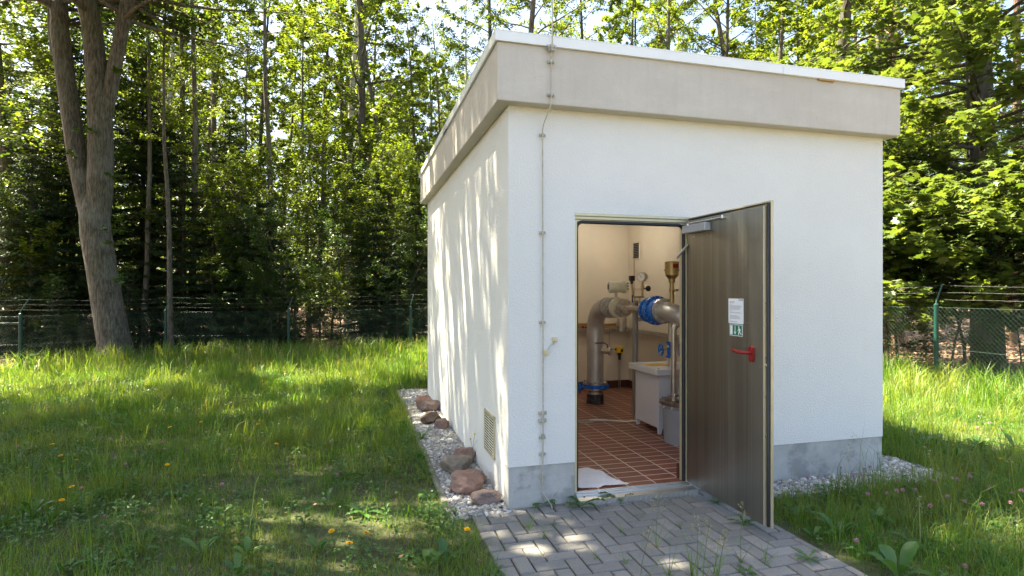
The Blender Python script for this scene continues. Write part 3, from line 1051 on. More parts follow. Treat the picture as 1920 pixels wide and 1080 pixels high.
# cable trays on the walls
def tray(name, label, p0, p1, inward):
    p0, p1, inward = Vector(p0), Vector(p1), Vector(inward)
    L = (p1 - p0).length; d = (p1 - p0).normalized()
    r, b = in_house(name, label, 'cable tray', tuple((p0 + p1) / 2))
    m = MB(b)
    # front lip cut by two rows of holes, floor of the tray, back lip
    q = p0 + inward * .105
    step = .0375
    n = int(L / step)
    def quad(s0, s1, z0, z1):
        a_, b_ = q + d * s0, q + d * s1
        o_ = inward * -.002
        m.add([a_ + Vector((0, 0, z0)), b_ + Vector((0, 0, z0)), b_ + Vector((0, 0, z1)), a_ + Vector((0, 0, z1)),
               a_ + o_ + Vector((0, 0, z0)), b_ + o_ + Vector((0, 0, z0)), b_ + o_ + Vector((0, 0, z1)), a_ + o_ + Vector((0, 0, z1))],
              [(0, 1, 2, 3), (7, 6, 5, 4), (0, 4, 5, 1), (3, 2, 6, 7), (0, 3, 7, 4), (1, 5, 6, 2)])
    quad(0, L, 0, .014); quad(0, L, .026, .037); quad(0, L, .049, .062)
    for i in range(n):
        s = i * step
        quad(s, s + step * .52, .0141, .0259); quad(s, s + step * .52, .0371, .0489)
    m.build('perforated_side', M['galv'], r)
    f = MB(b)
    f.add([p0, p1, p1 + inward * .104, p0 + inward * .104, p0 + Vector((0, 0, -.003)), p1 + Vector((0, 0, -.003)), p1 + inward * .104 + Vector((0, 0, -.003)), p0 + inward * .104 + Vector((0, 0, -.003))],
          [(0, 1, 2, 3), (7, 6, 5, 4), (3, 2, 6, 7)])
    f.build('tray_floor', M['galv'], r)
    return r
tray('cable_tray', 'perforated grey cable tray along the far cream wall behind the thick pipe', (1.3, IV1 - .004, .96), (IU1 - .11, IV1 - .004, .96), (0, -1, 0))
tray('cable_tray', 'perforated grey cable tray along the side wall beyond the white cabinet', (IU1 - .004, 1.6, .96), (IU1 - .004, IV1 - .004, .96), (-1, 0, 0))
def carton(u0, u1, v0, v1, z, h, label, mark):
    r, b = in_house('cardboard_box', label, 'box', ((u0 + u1) / 2, (v0 + v1) / 2, z))
    MB(b).cbox((u0, v0, z), (u1, v1, z + h), .003).build('carton', M['cardb'], r)
    f = MB(b)
    f.add([(u0, v0, z + h + .001), (u1, v0, z + h + .001), (u1, v0 - .02, z + h + .014), (u0, v0 - .02, z + h + .014)], [(0, 1, 2, 3), (3, 2, 1, 0)])
    f.build('flap', M['cardb'], r)
    if mark:
        k = MB(b); k.box((u0 + mark, v0 - .0015, z + .03), (u0 + mark + .05, v0 - .0005, z + h - .03)); k.build('red_print', M['red'], r)
        k = MB(b); k.box((u0 + mark + .06, v0 - .0015, z + .035), (u0 + mark + .10, v0 - .0005, z + h - .04)); k.build('black_print', M['inkb'], r)
carton(2.13, 2.44, IV1 - .10, IV1 - .006, .962, .125, 'brown cardboard box with red and black print on the cable tray', .12)
carton(2.57, 2.83, IV1 - .10, IV1 - .006, .962, .115, 'plain brown cardboard box on the cable tray beside a metal canister', 0)
cn, cnb = in_house('metal_canister', 'steel canister with a wire bail standing on the cable tray in the corner', 'canister', (2.93, IV1 - .08, .962))
a = MB(cnb); a.lathe((2.93, IV1 - .08, .964), (0, 0, 1), [(0, 0), (0, .07), (.13, .07), (.13, .078), (.20, .076), (.20, 0)], 22); a.build('can', M['steel'], cn)
a = MB(cnb); a.tube([(2.865, IV1 - .08, 1.16), (2.865, IV1 - .08, 1.24), (2.995, IV1 - .08, 1.24), (2.995, IV1 - .08, 1.16)], .006, 6); a.build('bail', M['galv'], cn)
# level sensor on the far wall
ls, lsb = in_house('level_sensor', 'yellow and black level sensor on thin rods against the far cream wall', 'sensor', (2.90, IV1 - .07, .10))
a = MB(lsb); a.cbox((2.845, IV1 - .115, .63), (2.955, IV1 - .03, .725), .006); a.build('yellow_head', M['yellow'], ls)
a = MB(lsb); a.cyl((2.90, IV1 - .07, .595), (2.90, IV1 - .07, .63), .034).cyl((2.90, IV1 - .07, .52), (2.90, IV1 - .07, .595), .022); a.cbox((2.90, IV1 - .118, .645), (2.938, IV1 - .1145, .69), .001)
a.tube([(2.847, IV1 - .07, .685), (2.82, IV1 - .07, .685)], .012, 8); a.build('black_neck', M['blackp'], ls)
a = MB(lsb); a.cyl((2.89, IV1 - .07, ZF), (2.89, IV1 - .07, .52), .005, None, 8).cyl((2.912, IV1 - .07, ZF), (2.912, IV1 - .07, .52), .005, None, 8); a.build('rod', M['steel'], ls)
a = MB(lsb); a.tube([(2.82, IV1 - .07, .685), (2.79, IV1 - .06, .69), (2.755, IV1 - .03, .72), (2.75, IV1 - .02, .80), (2.75, IV1 - .02, .955)], .006, 6); a.build('cable', M['grey'], ls)
# white wall vent
wv, wvb = in_house('wall_vent', 'small grey louvred air vent high on the cream side wall', 'vent', (IU1, 3.94, 2.09))
a = MB(wvb)
a.box((IU1 - .016, 3.83, 2.08), (IU1 - .001, 4.05, 2.095)).box((IU1 - .016, 3.83, 2.335), (IU1 - .001, 4.05, 2.35)).box((IU1 - .016, 3.83, 2.0955), (IU1 - .001, 3.845, 2.3345)).box((IU1 - .016, 4.035, 2.0955), (IU1 - .001, 4.05, 2.3345))
a.build('vent_frame', M['inwall'], wv)
a = MB(wvb)
for k in range(9):
    z = 2.10 + k * .026
    a.add([(IU1 - .014, 3.845, z), (IU1 - .014, 4.035, z), (IU1 - .003, 4.035, z + .022), (IU1 - .003, 3.845, z + .022)], [(0, 3, 2, 1), (0, 1, 2, 3)])
a.build('vent_slats', M['dgrey'], wv)
# conduit below the vent
co, cob = in_house('wall_cable', 'thin cable running down the cream wall below the air vent', 'cable', (IU1 - .006, 4.0, 1.05))
MB(cob).tube([(IU1 - .005, 4.02, 2.08), (IU1 - .005, 4.02, 1.02)], .004, 6).build('cable', M['rusty'], co)
# ceiling lamp and warning lamp
lt, ltb = in_house('ceiling_lamp', 'long pale fluorescent lamp hanging below the ceiling above the pipes', 'lamp', (2.4, 3.3, 2.56))
a = MB(ltb); a.cbox((1.95, 3.255, 2.585), (2.85, 3.345, 2.635), .004).cyl((2.1, 3.3, 2.63), (2.1, 3.3, 2.80), .008).cyl((2.7, 3.3, 2.63), (2.7, 3.3, 2.80), .008); a.build('housing', M['cream'], lt)
a = MB(ltb); a.lathe((1.97, 3.3, 2.572), (1, 0, 0), [(0, 0), (0, .013), (.86, .013), (.86, 0)], 12); a.build('tube', M['lamp'], lt)
fill_lamp = copy_tree(lt)  # second lamp, added out of view to brighten the room
fill_lamp.location = uv(1.0, 1.7, 2.56)
fill_lamp['label'] = 'added fill lamp out of view behind the door head, nearer the doorway'
wl, wlb = in_house('warning_lamp', 'small black lamp holder with a yellow lens under the door head', 'lamp', (.60, .30, 2.12))
a = MB(wlb); a.cbox((.545, .27, 2.195), (.625, .33, 2.236), .004).cyl((.565, .30, 2.20), (.560, .285, 2.17), .016); a.build('holder', M['blackp'], wl)
a = MB(wlb); a.lathe((.605, .30, 2.195), (.15, -.35, -1), [(0, .014), (.012, .017), (.034, .017), (.044, .010), (.044, 0)], 14); a.build('yellow_lens', M['yellow'], wl)
# floor: drain, hose, cloth
dr, drb = in_house('floor_drain', 'small square steel floor drain set in the red tiles', 'drain', (1.5, 2.18, ZF))
a = MB(drb)
a.box((1.42, 2.10, ZF + .001), (1.58, 2.115, ZF + .005)).box((1.42, 2.245, ZF + .001), (1.58, 2.26, ZF + .005)).box((1.42, 2.1155, ZF + .001), (1.435, 2.2445, ZF + .005)).box((1.565, 2.1155, ZF + .001), (1.58, 2.2445, ZF + .005))
for k in range(6):
    a.box((1.445 + k * .02, 2.1155, ZF + .001), (1.455 + k * .02, 2.2445, ZF + .004))
a.build('grate', M['galv'], dr)
MB(drb).box((1.436, 2.116, ZF + .0002), (1.564, 2.244, ZF + .0008)).build('drain_dark_sheet', M['dark'], dr)  # floor is uncut; the dark of the drain is painted as a black sheet
hs, hsb = in_house('drain_hose', 'thin pale hose lying on the tiles from the floor drain to the cabinet', 'hose', (1.8, 2.1, ZF))
MB(hsb).tube([(1.57, 2.20, ZF + .012), (1.68, 2.17, ZF + .011), (1.82, 2.10, ZF + .011), (1.95, 2.02, ZF + .011), (2.10, 1.96, ZF + .02)], .010, 8).build('hose', M['cream'], hs)
ct_, ctb = in_house('floor_cloth', 'crumpled white cloth lying on the tiles just inside the doorway', 'cloth', (.72, .30, ZF))
nx, ny = 44, 36
vs, fs = [], []
rc = np.random.default_rng(4)
for j in range(ny + 1):
    for i in range(nx + 1):
        s, t = i / nx, j / ny
        u = .50 + s * (.50 - .13 * t) + .010 * math.sin(9 * t + 2)
        v = .07 + t * (.47 + .02 * math.sin(7 * s)) + .006 * math.sin(23 * s)
        z = ZF + .006 + .005 * math.sin(11 * s + 5 * t) * math.sin(7 * t + 2) + .007 * max(0, math.sin(14 * s - 9 * t)) ** 3 + rc.normal(0, .0007)
        vs.append((u, v, max(z, ZF + .002)))
for j in range(ny):
    for i in range(nx):
        q = j * (nx + 1) + i
        fs.append((q, q + 1, q + nx + 2, q + nx + 1))
MB(ctb).add(vs, fs, True).build('cloth', M['cloth'], ct_)

# ------------------------------------------------------------------ ground, path, gravel, stones, fences
def m_soil():
    m, nt, b = new_mat('lawn_soil')
    v = coords(nt)
    f1 = noise(nt, v, 0.9, 5, .6); f2 = noise(nt, v, 28, 4, .7)
    c = ramp(nt, f2, [(0.25, (0.030, 0.026, 0.014)), (0.5, (0.055, 0.062, 0.022)), (0.8, (0.12, 0.098, 0.052))])
    c = mix(nt, ramp(nt, f1, [(0.42, 0.0), (0.62, 0.75)]), c, ramp(nt, f2, [(0.3, (0.045, 0.062, 0.014)), (0.7, (0.085, 0.11, 0.028))]))
    nt.links.new(c, b.inputs['Base Color'])
    b.inputs['Roughness'].default_value = 0.95
    bump(nt, b, f2, 0.8, 0.03)
    return m


def m_litter_floor():
    m, nt, b = new_mat('forest_floor_litter')
    v = coords(nt)
    f1 = noise(nt, v, 0.5, 5, .6); f2 = noise(nt, v, 14, 5, .75)
    c = ramp(nt, f2, [(0.25, (0.07, 0.042, 0.026)), (0.5, (0.17, 0.105, 0.070)), (0.8, (0.33, 0.225, 0.16))])
    c = mix(nt, ramp(nt, f1, [(0.5, 0.0), (0.7, 0.6)]), c, (0.05, 0.052, 0.022))
    nt.links.new(c, b.inputs['Base Color'])
    b.inputs['Roughness'].default_value = 0.9
    bump(nt, b, f2, 1.0, 0.05)
    return m


def sheet(name, x0, x1, y0, y1, step, mat, dz, keep=None, wob=0.0):
    xs = np.arange(x0, x1 + step * .5, step); ys = np.arange(y0, y1 + step * .5, step)
    XX, YY = np.meshgrid(xs, ys)
    ZZ = ground_z(XX, YY) + dz
    if wob:
        ZZ = ZZ + wob * (np.sin(XX * 1.9 + 1.3 * np.sin(YY * .8)) * np.sin(YY * 1.4 + .7) + .6 * np.sin(XX * .43 + YY * .61))
    V = np.stack([XX, YY, ZZ], -1).reshape(-1, 3)
    nx, ny = len(xs), len(ys)
    i = np.arange(nx - 1); j = np.arange(ny - 1)
    I, J = np.meshgrid(i, j)
    q = (J * nx + I)
    F = np.stack([q, q + 1, q + nx + 1, q + nx], -1).reshape(-1, 4)
    if keep is not None:
        c = V[F].mean(1)
        F = F[keep(c[:, 0], c[:, 1])]
    me = fast_mesh(name, V, [F])
    return tag(link(name, me, mat), kind='structure')


FL = [(-10.66, 12.4), (-8.97, 14.8), (-5.80, 14.85), (-2.64, 14.9), (.55, 14.95), (3.7, 15.0)]     # left / rear fence
FRX, FRY, FRD = 6.90, 9.30, np.array([-SA, CA])                                                       # right fence


def inside_lawn(x, y):
    x = np.asarray(x, float); y = np.asarray(y, float)
    rear = np.where(x < -8.97, 14.8 + (x + 8.97) * (2.4 / 1.69), 14.8 + .016 * (x + 8.97))
    d = (x - FRX) * CA + (y - FRY) * SA            # distance to the right fence
    return (y < rear + .15) & (d < .12) & (y > -12)


def in_building(x, y, m=0.0):
    dx, dy = np.asarray(x) - OX, np.asarray(y) - OY
    u, v = CA * dx + SA * dy, -SA * dx + CA * dy
    return (u > -m) & (u < W + m) & (v > -m) & (v < D + m), u, v


sheet('forest_floor', -90, 90, -40, 120, 1.0, m_litter_floor(), -.075, wob=.02)
sheet('lawn', -32, 12, -12, 16, .25, m_soil(), -.012, keep=lambda x, y: inside_lawn(x, y) & (~in_building(x, y, -.3)[0]), wob=.004)

# paved path: grey blocks in a herringbone bond
PU0, PU1, PV0, PV1 = -.29, 1.70, -3.6, .004


def m_paver():
    m, nt, b = new_mat('grey_paving_block')
    v = coords(nt)
    g = N(nt, 'ShaderNodeNewGeometry')
    c = ramp(nt, g.outputs['Random Per Island'], [(0, (0.115, 0.110, 0.100)), (0.5, (0.165, 0.157, 0.145)), (1, (0.225, 0.21, 0.195))])
    c = mix(nt, ramp(nt, noise(nt, v, 2.2, 5, .65), [(0.42, 0), (0.68, .6)]), c, (0.10, 0.097, 0.083))
    s = noise(nt, v, 160, 3, .7)
    c = mix(nt, .35, c, ramp(nt, s, [(0.3, (0.11, 0.11, 0.10)), (0.7, (0.42, 0.41, 0.39))]))
    nt.links.new(c, b.inputs['Base Color'])
    b.inputs['Roughness'].default_value = 0.88
    bump(nt, b, s, .35, .006)
    return m


pv = MB()
rp = random.Random(11)
CEL = .1015
def paver(u0, v0, u1, v1):
    u0, u1 = max(u0, PU0), min(u1, PU1); v0, v1 = max(v0, PV0), min(v1, PV1)
    if u1 - u0 < .02 or v1 - v0 < .02:
        return
    g = .0048
    u0 += g; v0 += g; u1 -= g; v1 -= g
    zt = .004 + rp.uniform(-.002, .002)
    tl = [rp.uniform(-.0012, .0012) for _ in range(4)]
    cc = .006
    vs = [(u0, v0, -.05), (u1, v0, -.05), (u1, v1, -.05), (u0, v1, -.05),
          (u0, v0, zt - cc + tl[0]), (u1, v0, zt - cc + tl[1]), (u1, v1, zt - cc + tl[2]), (u0, v1, zt - cc + tl[3]),
          (u0 + cc, v0 + cc, zt + tl[0]), (u1 - cc, v0 + cc, zt + tl[1]), (u1 - cc, v1 - cc, zt + tl[2]), (u0 + cc, v1 - cc, zt + tl[3])]
    fs = [(8, 9, 10, 11)] + [(i, (i + 1) % 4, 4 + (i + 1) % 4, 4 + i) for i in range(4)] + [(4 + i, 4 + (i + 1) % 4, 8 + (i + 1) % 4, 8 + i) for i in range(4)]
    pv.add(vs, fs)
for X_ in range(-4, 19):
    for Y_ in range(-38, 2):
        k = (X_ - Y_) % 4
        u0, v0 = X_ * CEL + .02, Y_ * CEL - .03
        if k == 0:
            paver(u0, v0, u0 + 2 * CEL, v0 + CEL)
        elif k == 3:
            paver(u0, v0, u0 + CEL, v0 + 2 * CEL)
po = pv.build('path', m_paver())
tag(po, kind='structure'); po.location = uv(0, 0, 0); po.rotation_euler = (0, 0, ANG)
jb = MB().box((PU0, PV0, -.06), (PU1, PV1, -.012)).build('path_bedding', plain('mossy_joint', (0.028, 0.024, 0.014), .95, 0, .6, 25))
tag(jb, kind='structure'); jb.location = uv(0, 0, 0); jb.rotation_euler = (0, 0, ANG)

# thin concrete edgings of the gravel strip and the path
GW = .40
kb = MB()
rk = random.Random(2)
def edging(u0, v0, u1, v1):
    n = max(1, round(max(abs(u1 - u0), abs(v1 - v0)) / 1.0))
    for i in range(n):
        a, b_ = i / n, (i + 1) / n
        A = (u0 + (u1 - u0) * a, v0 + (v1 - v0) * a); B = (u0 + (u1 - u0) * b_, v0 + (v1 - v0) * b_)
        h = .004 + rk.uniform(-.006, .008)
        if abs(u1 - u0) > abs(v1 - v0):
            kb.cbox((A[0] + .003, A[1] - .025, -.1), (B[0] - .003, A[1] + .025, h), .006)
        else:
            kb.cbox((A[0] - .025, A[1] + .003, -.1), (A[0] + .025, B[1] - .003, h), .006)
edging(-GW - .025, -.10, -GW - .025, D + .42)
edging(-GW, D + .42, W, D + .42)
ke = kb.build('kerb_edging', M['kerb'])
tag(ke, kind='structure'); ke.location = uv(0, 0, 0); ke.rotation_euler = (0, 0, ANG)


def m_pebble():
    m, nt, b = new_mat('river_gravel')
    g = N(nt, 'ShaderNodeNewGeometry')
    v = coords(nt)
    c = ramp(nt, g.outputs['Random Per Island'], [(0, (0.13, 0.13, 0.135)), (0.3, (0.27, 0.27, 0.27)), (0.5, (0.34, 0.29, 0.23)), (0.7, (0.40, 0.39, 0.38)), (0.87, (0.53, 0.52, 0.50)), (1, (0.74, 0.73, 0.71))])
    c = mix(nt, .25, c, ramp(nt, noise(nt, v, 60, 4), [(0.3, (0.1, 0.1, 0.09)), (0.7, (0.6, 0.58, 0.55))]))
    nt.links.new(c, b.inputs['Base Color'])
    b.inputs['Roughness'].default_value = 0.75
    return m


def pebbles(name, spots, smin, smax, mat, seed):
    """spots (n,3) centres: low, bumpy 18 vertex stones in one mesh"""
    r = np.random.default_rng(seed)
    n = len(spots)
    base = [(0, 0, 1)] + [(math.cos(a) * .8, math.sin(a) * .8, .55) for a in np.linspace(0, 2 * PI, 7)[:-1]] + [(math.cos(a + .5), math.sin(a + .5), -.15) for a in np.linspace(0, 2 * PI, 7)[:-1]] + [(0, 0, -.7)]
    base = np.array(base)
    F = [(0, 1 + k, 1 + (k + 1) % 6) for k in range(6)]
    F += [(1 + k, 7 + k, 1 + (k + 1) % 6) for k in range(6)] + [(7 + k, 7 + (k + 1) % 6, 1 + (k + 1) % 6) for k in range(6)]
    F += [(13, 7 + (k + 1) % 6, 7 + k) for k in range(6)]
    F = np.array(F)
    s = smin * (smax / smin) ** (r.random(n) ** 1.6)
    sc = np.stack([s * r.uniform(.8, 1.4, n), s * r.uniform(.7, 1.0, n), s * r.uniform(.45, .8, n)], -1)
    P = base[None] * (1 + r.normal(0, .12, (n, 14, 1))) * sc[:, None]
    a = r.uniform(0, 2 * PI, n); ca, sa = np.cos(a)[:, None], np.sin(a)[:, None]
    x, y = P[..., 0] * ca - P[..., 1] * sa, P[..., 0] * sa + P[..., 1] * ca
    tl = r.normal(0, .25, (n, 2))
    z = P[..., 2] + x * tl[:, :1] + y * tl[:, 1:]
    V = np.stack([x, y, z], -1) + spots[:, None]
    me = fast_mesh(name, V.reshape(-1, 3), [(F[None] + np.arange(n)[:, None, None] * 14).reshape(-1, 3)])
    me.polygons.foreach_set('use_smooth', np.ones(len(me.polygons), bool))
    return link(name, me, mat)


def scatter_uv(u0, u1, v0, v1, dens, zlo, zhi, seed):
    r = np.random.default_rng(seed)
    n = int((u1 - u0) * (v1 - v0) * dens)
    u, v = r.uniform(u0, u1, n), r.uniform(v0, v1, n)
    return np.stack([OX + CA * u - SA * v, OY + SA * u + CA * v, r.uniform(zlo, zhi, n)], -1)


sp_ = np.concatenate([scatter_uv(-GW, -.005, -.06, D + .4, 5200, -.012, .008, 21),
                      scatter_uv(PU1 + .05, W + .42, -.34, -.005, 5600, -.012, .010, 22),
                      scatter_uv(W + .005, W + .43, -.005, D + .4, 4200, -.012, .008, 23),
                      scatter_uv(-GW, W, D + .005, D + .4, 1500, -.012, .008, 24)])
tag(pebbles('gravel', sp_, .008, .030, m_pebble(), 9), 'grey and white gravel strip along the foot of the walls', kind='stuff')
bed = MB()
for a_, b_ in (((-GW, -.09, -.1), (-.0, D + .39, -.006)), ((W + .0, -.335, -.1), (W + .425, D + .39, -.006)), ((PU1 + .085, -.335, -.1), (W, .0, -.0065))):
    bed.box(a_, b_)
bo_ = bed.build('gravel_bed', plain('gravel_dirt', (0.10, 0.09, 0.07), .95, 0, .4, 30))
tag(bo_, kind='structure'); bo_.location = uv(0, 0, 0); bo_.rotation_euler = (0, 0, ANG)


# sandstone lumps along the side wall
def m_stone(name, c0, c1, moss=None, mossamt=0.0):
    m, nt, b = new_mat(name)
    v = coords(nt)
    f = noise(nt, v, 9, 6, .65)
    c = ramp(nt, f, [(0.25, c0), (0.75, c1)])
    c = mix(nt, .3, c, ramp(nt, noise(nt, v, 70, 4, .7), [(0.3, [x * .5 for x in c0]), (0.7, [min(1, x * 1.5) for x in c1])]))
    if moss:
        c = mix(nt, ramp(nt, noise(nt, v, 7, 4), [(0.62 - mossamt, 0), (0.72 - mossamt, 1)]), c, moss)
    nt.links.new(c, b.inputs['Base Color'])
    b.inputs['Roughness'].default_value = 0.9
    bump(nt, b, noise(nt, v, 40, 5, .7), .5, .02)
    return m


RED = m_stone('red_sandstone', (0.20, 0.115, 0.088), (0.31, 0.20, 0.16))
VIO = m_stone('violet_sandstone', (0.16, 0.112, 0.095), (0.25, 0.185, 0.16))
GRY = m_stone('grey_brown_sandstone', (0.17, 0.14, 0.105), (0.29, 0.235, 0.185))
MOS = m_stone('mossy_sandstone', (0.11, 0.07, 0.05), (0.21, 0.14, 0.10), (0.07, 0.065, 0.015), .12)
YMO = m_stone('red_sandstone_moss', (0.21, 0.11, 0.08), (0.32, 0.19, 0.145), (0.30, 0.17, 0.015), .07)
STONES = [  # px, y of the foot, width, height, depth, material, label, yaw
    (793, 770, .20, .20, .17, YMO, 'red sandstone lump with yellow moss at the far end of the gravel strip', .4),
    (806, 774, .25, .155, .2, VIO, 'rounded violet brown stone leaning against the mossy red lump', .2),
    (808, 797, .21, .155, .18, MOS, 'dark mossy stone between the rounded violet stone and a small red one', .7),
    (830, 806, .165, .115, .15, RED, 'small smooth red stone close to the wall beyond the bare gravel', 1.1),
    (867, 872, .20, .15, .16, RED, 'flat red stone against the wall behind the grey brown stone', .5),
    (856, 893, .245, .165, .2, GRY, 'large grey brown stone with a sloping top beside the grass', .1),
    (889, 914, .19, .135, .15, RED, 'red stone half hidden behind the biggest sandstone block', .9),
    (874, 929, .265, .165, .21, RED, 'biggest blocky red sandstone with flat top on the gravel', .25),
    (913, 949, .215, .11, .15, VIO, 'low flat brown stone nearest the corner of the white wall', -.15),
]
from mathutils import noise as mnoise
for i, (sx, sy, w_, h_, d_, mt, lb, yaw) in enumerate(STONES):
    Yd = 1072 * 1.6 / (sy - 545) + d_ * .42
    Xd = px(sx, Yd)
    u, v = to_uv(Xd, Yd)
    u = min(u, -.03 - w_ * .42)
    Xd, Yd, _ = uv(u, v)
    r = thing('sandstone', lb, 'stone', (Xd, Yd, 0.0), yaw, 'sandstone lumps along the wall')
    m = MB(); m.ball((0, 0, 0), 1, 64, 40)
    rs = random.Random(40 + i)
    cuts = []
    for k in range(11):
        d = Vector((rs.gauss(0, 1), rs.gauss(0, 1), rs.gauss(0.15, .8))).normalized()
        cuts.append((d, rs.uniform(.62, .86)))
    cuts.append((Vector((0.05, .02, 1)).normalized(), .72))
    vv = []
    for p in m.v:
        q = p.copy()
        for d, s in cuts:
            e = q.dot(d) - s
            if e > 0:
                q -= d * e * 1.0
        nn = mnoise.noise(q * 2.3 + Vector((i * 7, 0, 0))) * .09 + mnoise.noise(q * 6 + Vector((i * 3, 5, 0))) * .05 + mnoise.noise(q * 17 + Vector((i * 3, 5, 0))) * .018
        q += q.normalized() * nn
        vv.append(Vector((q.x * w_ * .62, q.y * d_ * .62, q.z * h_ * .66 + h_ * .44)))
    m.v = vv
    m.build('stone', mt, r)

# fences
def post(parent, b, x, y, z0, h, arm, name='post'):
    m = MB(b)
    m.tube([(x, y, z0 - .3), (x, y, z0 + h)], .034, 12).cyl((x, y, z0 + h), (x, y, z0 + h + .012), .037, .02, 12)
    o = m.build(name, M['green_post'], parent)
    m = MB(b)
    m.tube([(x, y, z0 + h - .02), (x + arm[0] * .05, y + arm[1] * .05, z0 + h + .06), (x + arm[0], y + arm[1], z0 + h + .33)], [.016, .014, .012], 8)
    m.build('angled_arm', M['green_post'], o)
    return o


def chain_link(name, parent, b, a, c, h, cell=.0707):
    """diamond wire netting between two post points; wires really cross"""
    a, c = Vector(a), Vector(c)
    L = (Vector((c.x - a.x, c.y - a.y, 0))).length
    d = Vector((c.x - a.x, c.y - a.y, 0)) / L
    nrm = Vector((-d.y, d.x, 0))
    slope = (c.z - a.z) / L
    V, F = [], []
    def P(s, t, off):
        return a + d * s + nrm * off + Vector((0, 0, slope * s + t)) - Vector(b)
    def strand(s0, t0, s1, t1, off, r=.0017):
        n0 = len(V)
        for (s, t) in ((s0, t0), (s1, t1)):
            p = P(s, t, off)
            for k in range(3):
                q = 2 * PI * k / 3
                V.append(tuple(p + nrm * r * math.sin(q) + Vector((0, 0, r * math.cos(q)))))
        for k in range(3):
            F.append((n0 + k, n0 + (k + 1) % 3, n0 + 3 + (k + 1) % 3, n0 + 3 + k))
    n = int((L + h) / cell)
    for i in range(n + 1):
        s = i * cell - h                       # rising to the right
        s0, t0, s1, t1 = s, 0, s + h, h
        if s0 < 0: t0 = -s0; s0 = 0
        if s1 > L: t1 = h - (s1 - L); s1 = L
        if s1 - s0 > .01: strand(s0, t0, s1, t1, .002)
        s = i * cell                           # falling to the right
        s0, t0, s1, t1 = s - h, h, s, 0
        if s0 < 0: t0 = h + s0; s0 = 0
        if s1 > L: t1 = s1 - L; s1 = L
        if s1 - s0 > .01: strand(s0, t0, s1, t1, -.002)
    for t in (.03, h * .5, h - .01):
        strand(0, t, L, t, 0, .002)
    me = fast_mesh(name, np.array(V), [np.array(F)])
    return link(name, me, M['wire'], parent)


def barbed(parent, b, pts, seed):
    m = MB(b)
    r = random.Random(seed)
    path = []
    for (p, q) in zip(pts[:-1], pts[1:]):
        p, q = Vector(p), Vector(q)
        sag = r.uniform(.01, .05)
        for k in range(8):
            t = k / 8
            path.append(p.lerp(q, t) - Vector((0, 0, sag * 4 * t * (1 - t) + r.uniform(-.006, .006))))
    path.append(Vector(pts[-1]))
    m.tube(path, .0020, 4)
    for p, q in zip(path[:-1], path[1:]):
        for k in range(4):
            c = p.lerp(q, (k + .5) / 4)
            d = Vector((r.uniform(-1, 1), r.uniform(-1, 1), r.uniform(-1, 1))).normalized() * .018
            m.tube([c - d, c + d], .0018, 3)
    return m.build('barbed_wire', M['barb'], parent)


HF = 1.30
fb = (FL[2][0], FL[2][1], gz(*FL[2]))
fence = thing('chain_link_fence', 'green chain link fence with barbed wire between the lawn and the wood beside the building', 'fence', fb)
FLZ = [(-13.4, 12.0, gz(-13.4, 12.0))] + [(x, y, gz(x, y)) for x, y in FL]
arm = (.05, .16)
for i, (x, y, z) in enumerate(FLZ):
    post(fence, fb, x, y, z, HF, (.16, .05) if i == 1 else arm)
for p, q in zip(FLZ[:-1], FLZ[1:]):
    chain_link('wire_netting', fence, fb, p, q, HF - .05)
for k, (t, s) in enumerate(((.08, .35), (.19, .65), (.31, 1.0))):
    barbed(fence, fb, [(x + arm[0] * s, y + arm[1] * s, z + HF + t) for x, y, z in FLZ], 60 + k)
m = MB(fb); x, y, z = FLZ[1]
m.tube([(x - .02, y, z + 1.09), (x - 2.7, y - .4, z + 1.09)], .02, 8); m.build('cross_rail', M['green_post'], fence)

rb = (FRX, FRY, gz(FRX, FRY))
fence2 = thing('chain_link_fence', 'green chain link fence under the broad maple leaves beyond the sunlit grass', 'fence', rb)
RP = []
for s in (5.4, 2.7, 0, -2.7, -5.4):
    x, y = FRX + FRD[0] * s, FRY + FRD[1] * s
    RP.append((x, y, gz(x, y)))
for x, y, z in RP:
    post(fence2, rb, x, y, z, 1.38, (.14, .05))
for p, q in zip(RP[:-1], RP[1:]):
    chain_link('wire_netting', fence2, rb, p, q, 1.34)
for k, (t, s) in enumerate(((.08, .35), (.19, .65), (.31, 1.0))):
    barbed(fence2, rb, [(x + .14 * s, y + .05 * s, z + 1.38 + t) for x, y, z in RP], 70 + k)

# ------------------------------------------------------------------ trees
def m_bark(name, c0, c1, scale=6.0, green=0.0):
    m, nt, b = new_mat(name)
    v = coords(nt, (scale, scale, scale * .16))
    f = noise(nt, v, 3.0, 6, .7)
    c = ramp(nt, f, [(0.34, [x * .45 for x in c0]), (0.46, c0), (0.56, [(x + y) / 2 for x, y in zip(c0, c1)]), (0.72, c1)])
    p = noise(nt, coords(nt), 1.6, 4)
    c = mix(nt, ramp(nt, p, [(0.5, 0), (0.72, .35)]), c, (0.26, 0.26, 0.23))
    if green:
        c = mix(nt, ramp(nt, noise(nt, coords(nt), .9, 3), [(0.45, 0), (0.7, green)]), c, (0.07, 0.085, 0.03))
    nt.links.new(c, b.inputs['Base Color'])
    b.inputs['Roughness'].default_value = 0.9
    bump(nt, b, f, 1.0, 0.03)
    return m


def m_birch():
    m, nt, b = new_mat('birch_bark')
    f = noise(nt, coords(nt, (2, 2, 9)), 1.6, 5, .7)
    c = ramp(nt, f, [(0.40, (0.03, 0.026, 0.022)), (0.47, (0.50, 0.48, 0.44)), (0.8, (0.62, 0.60, 0.56))])
    nt.links.new(c, b.inputs['Base Color'])
    b.inputs['Roughness'].default_value = 0.8
    return m


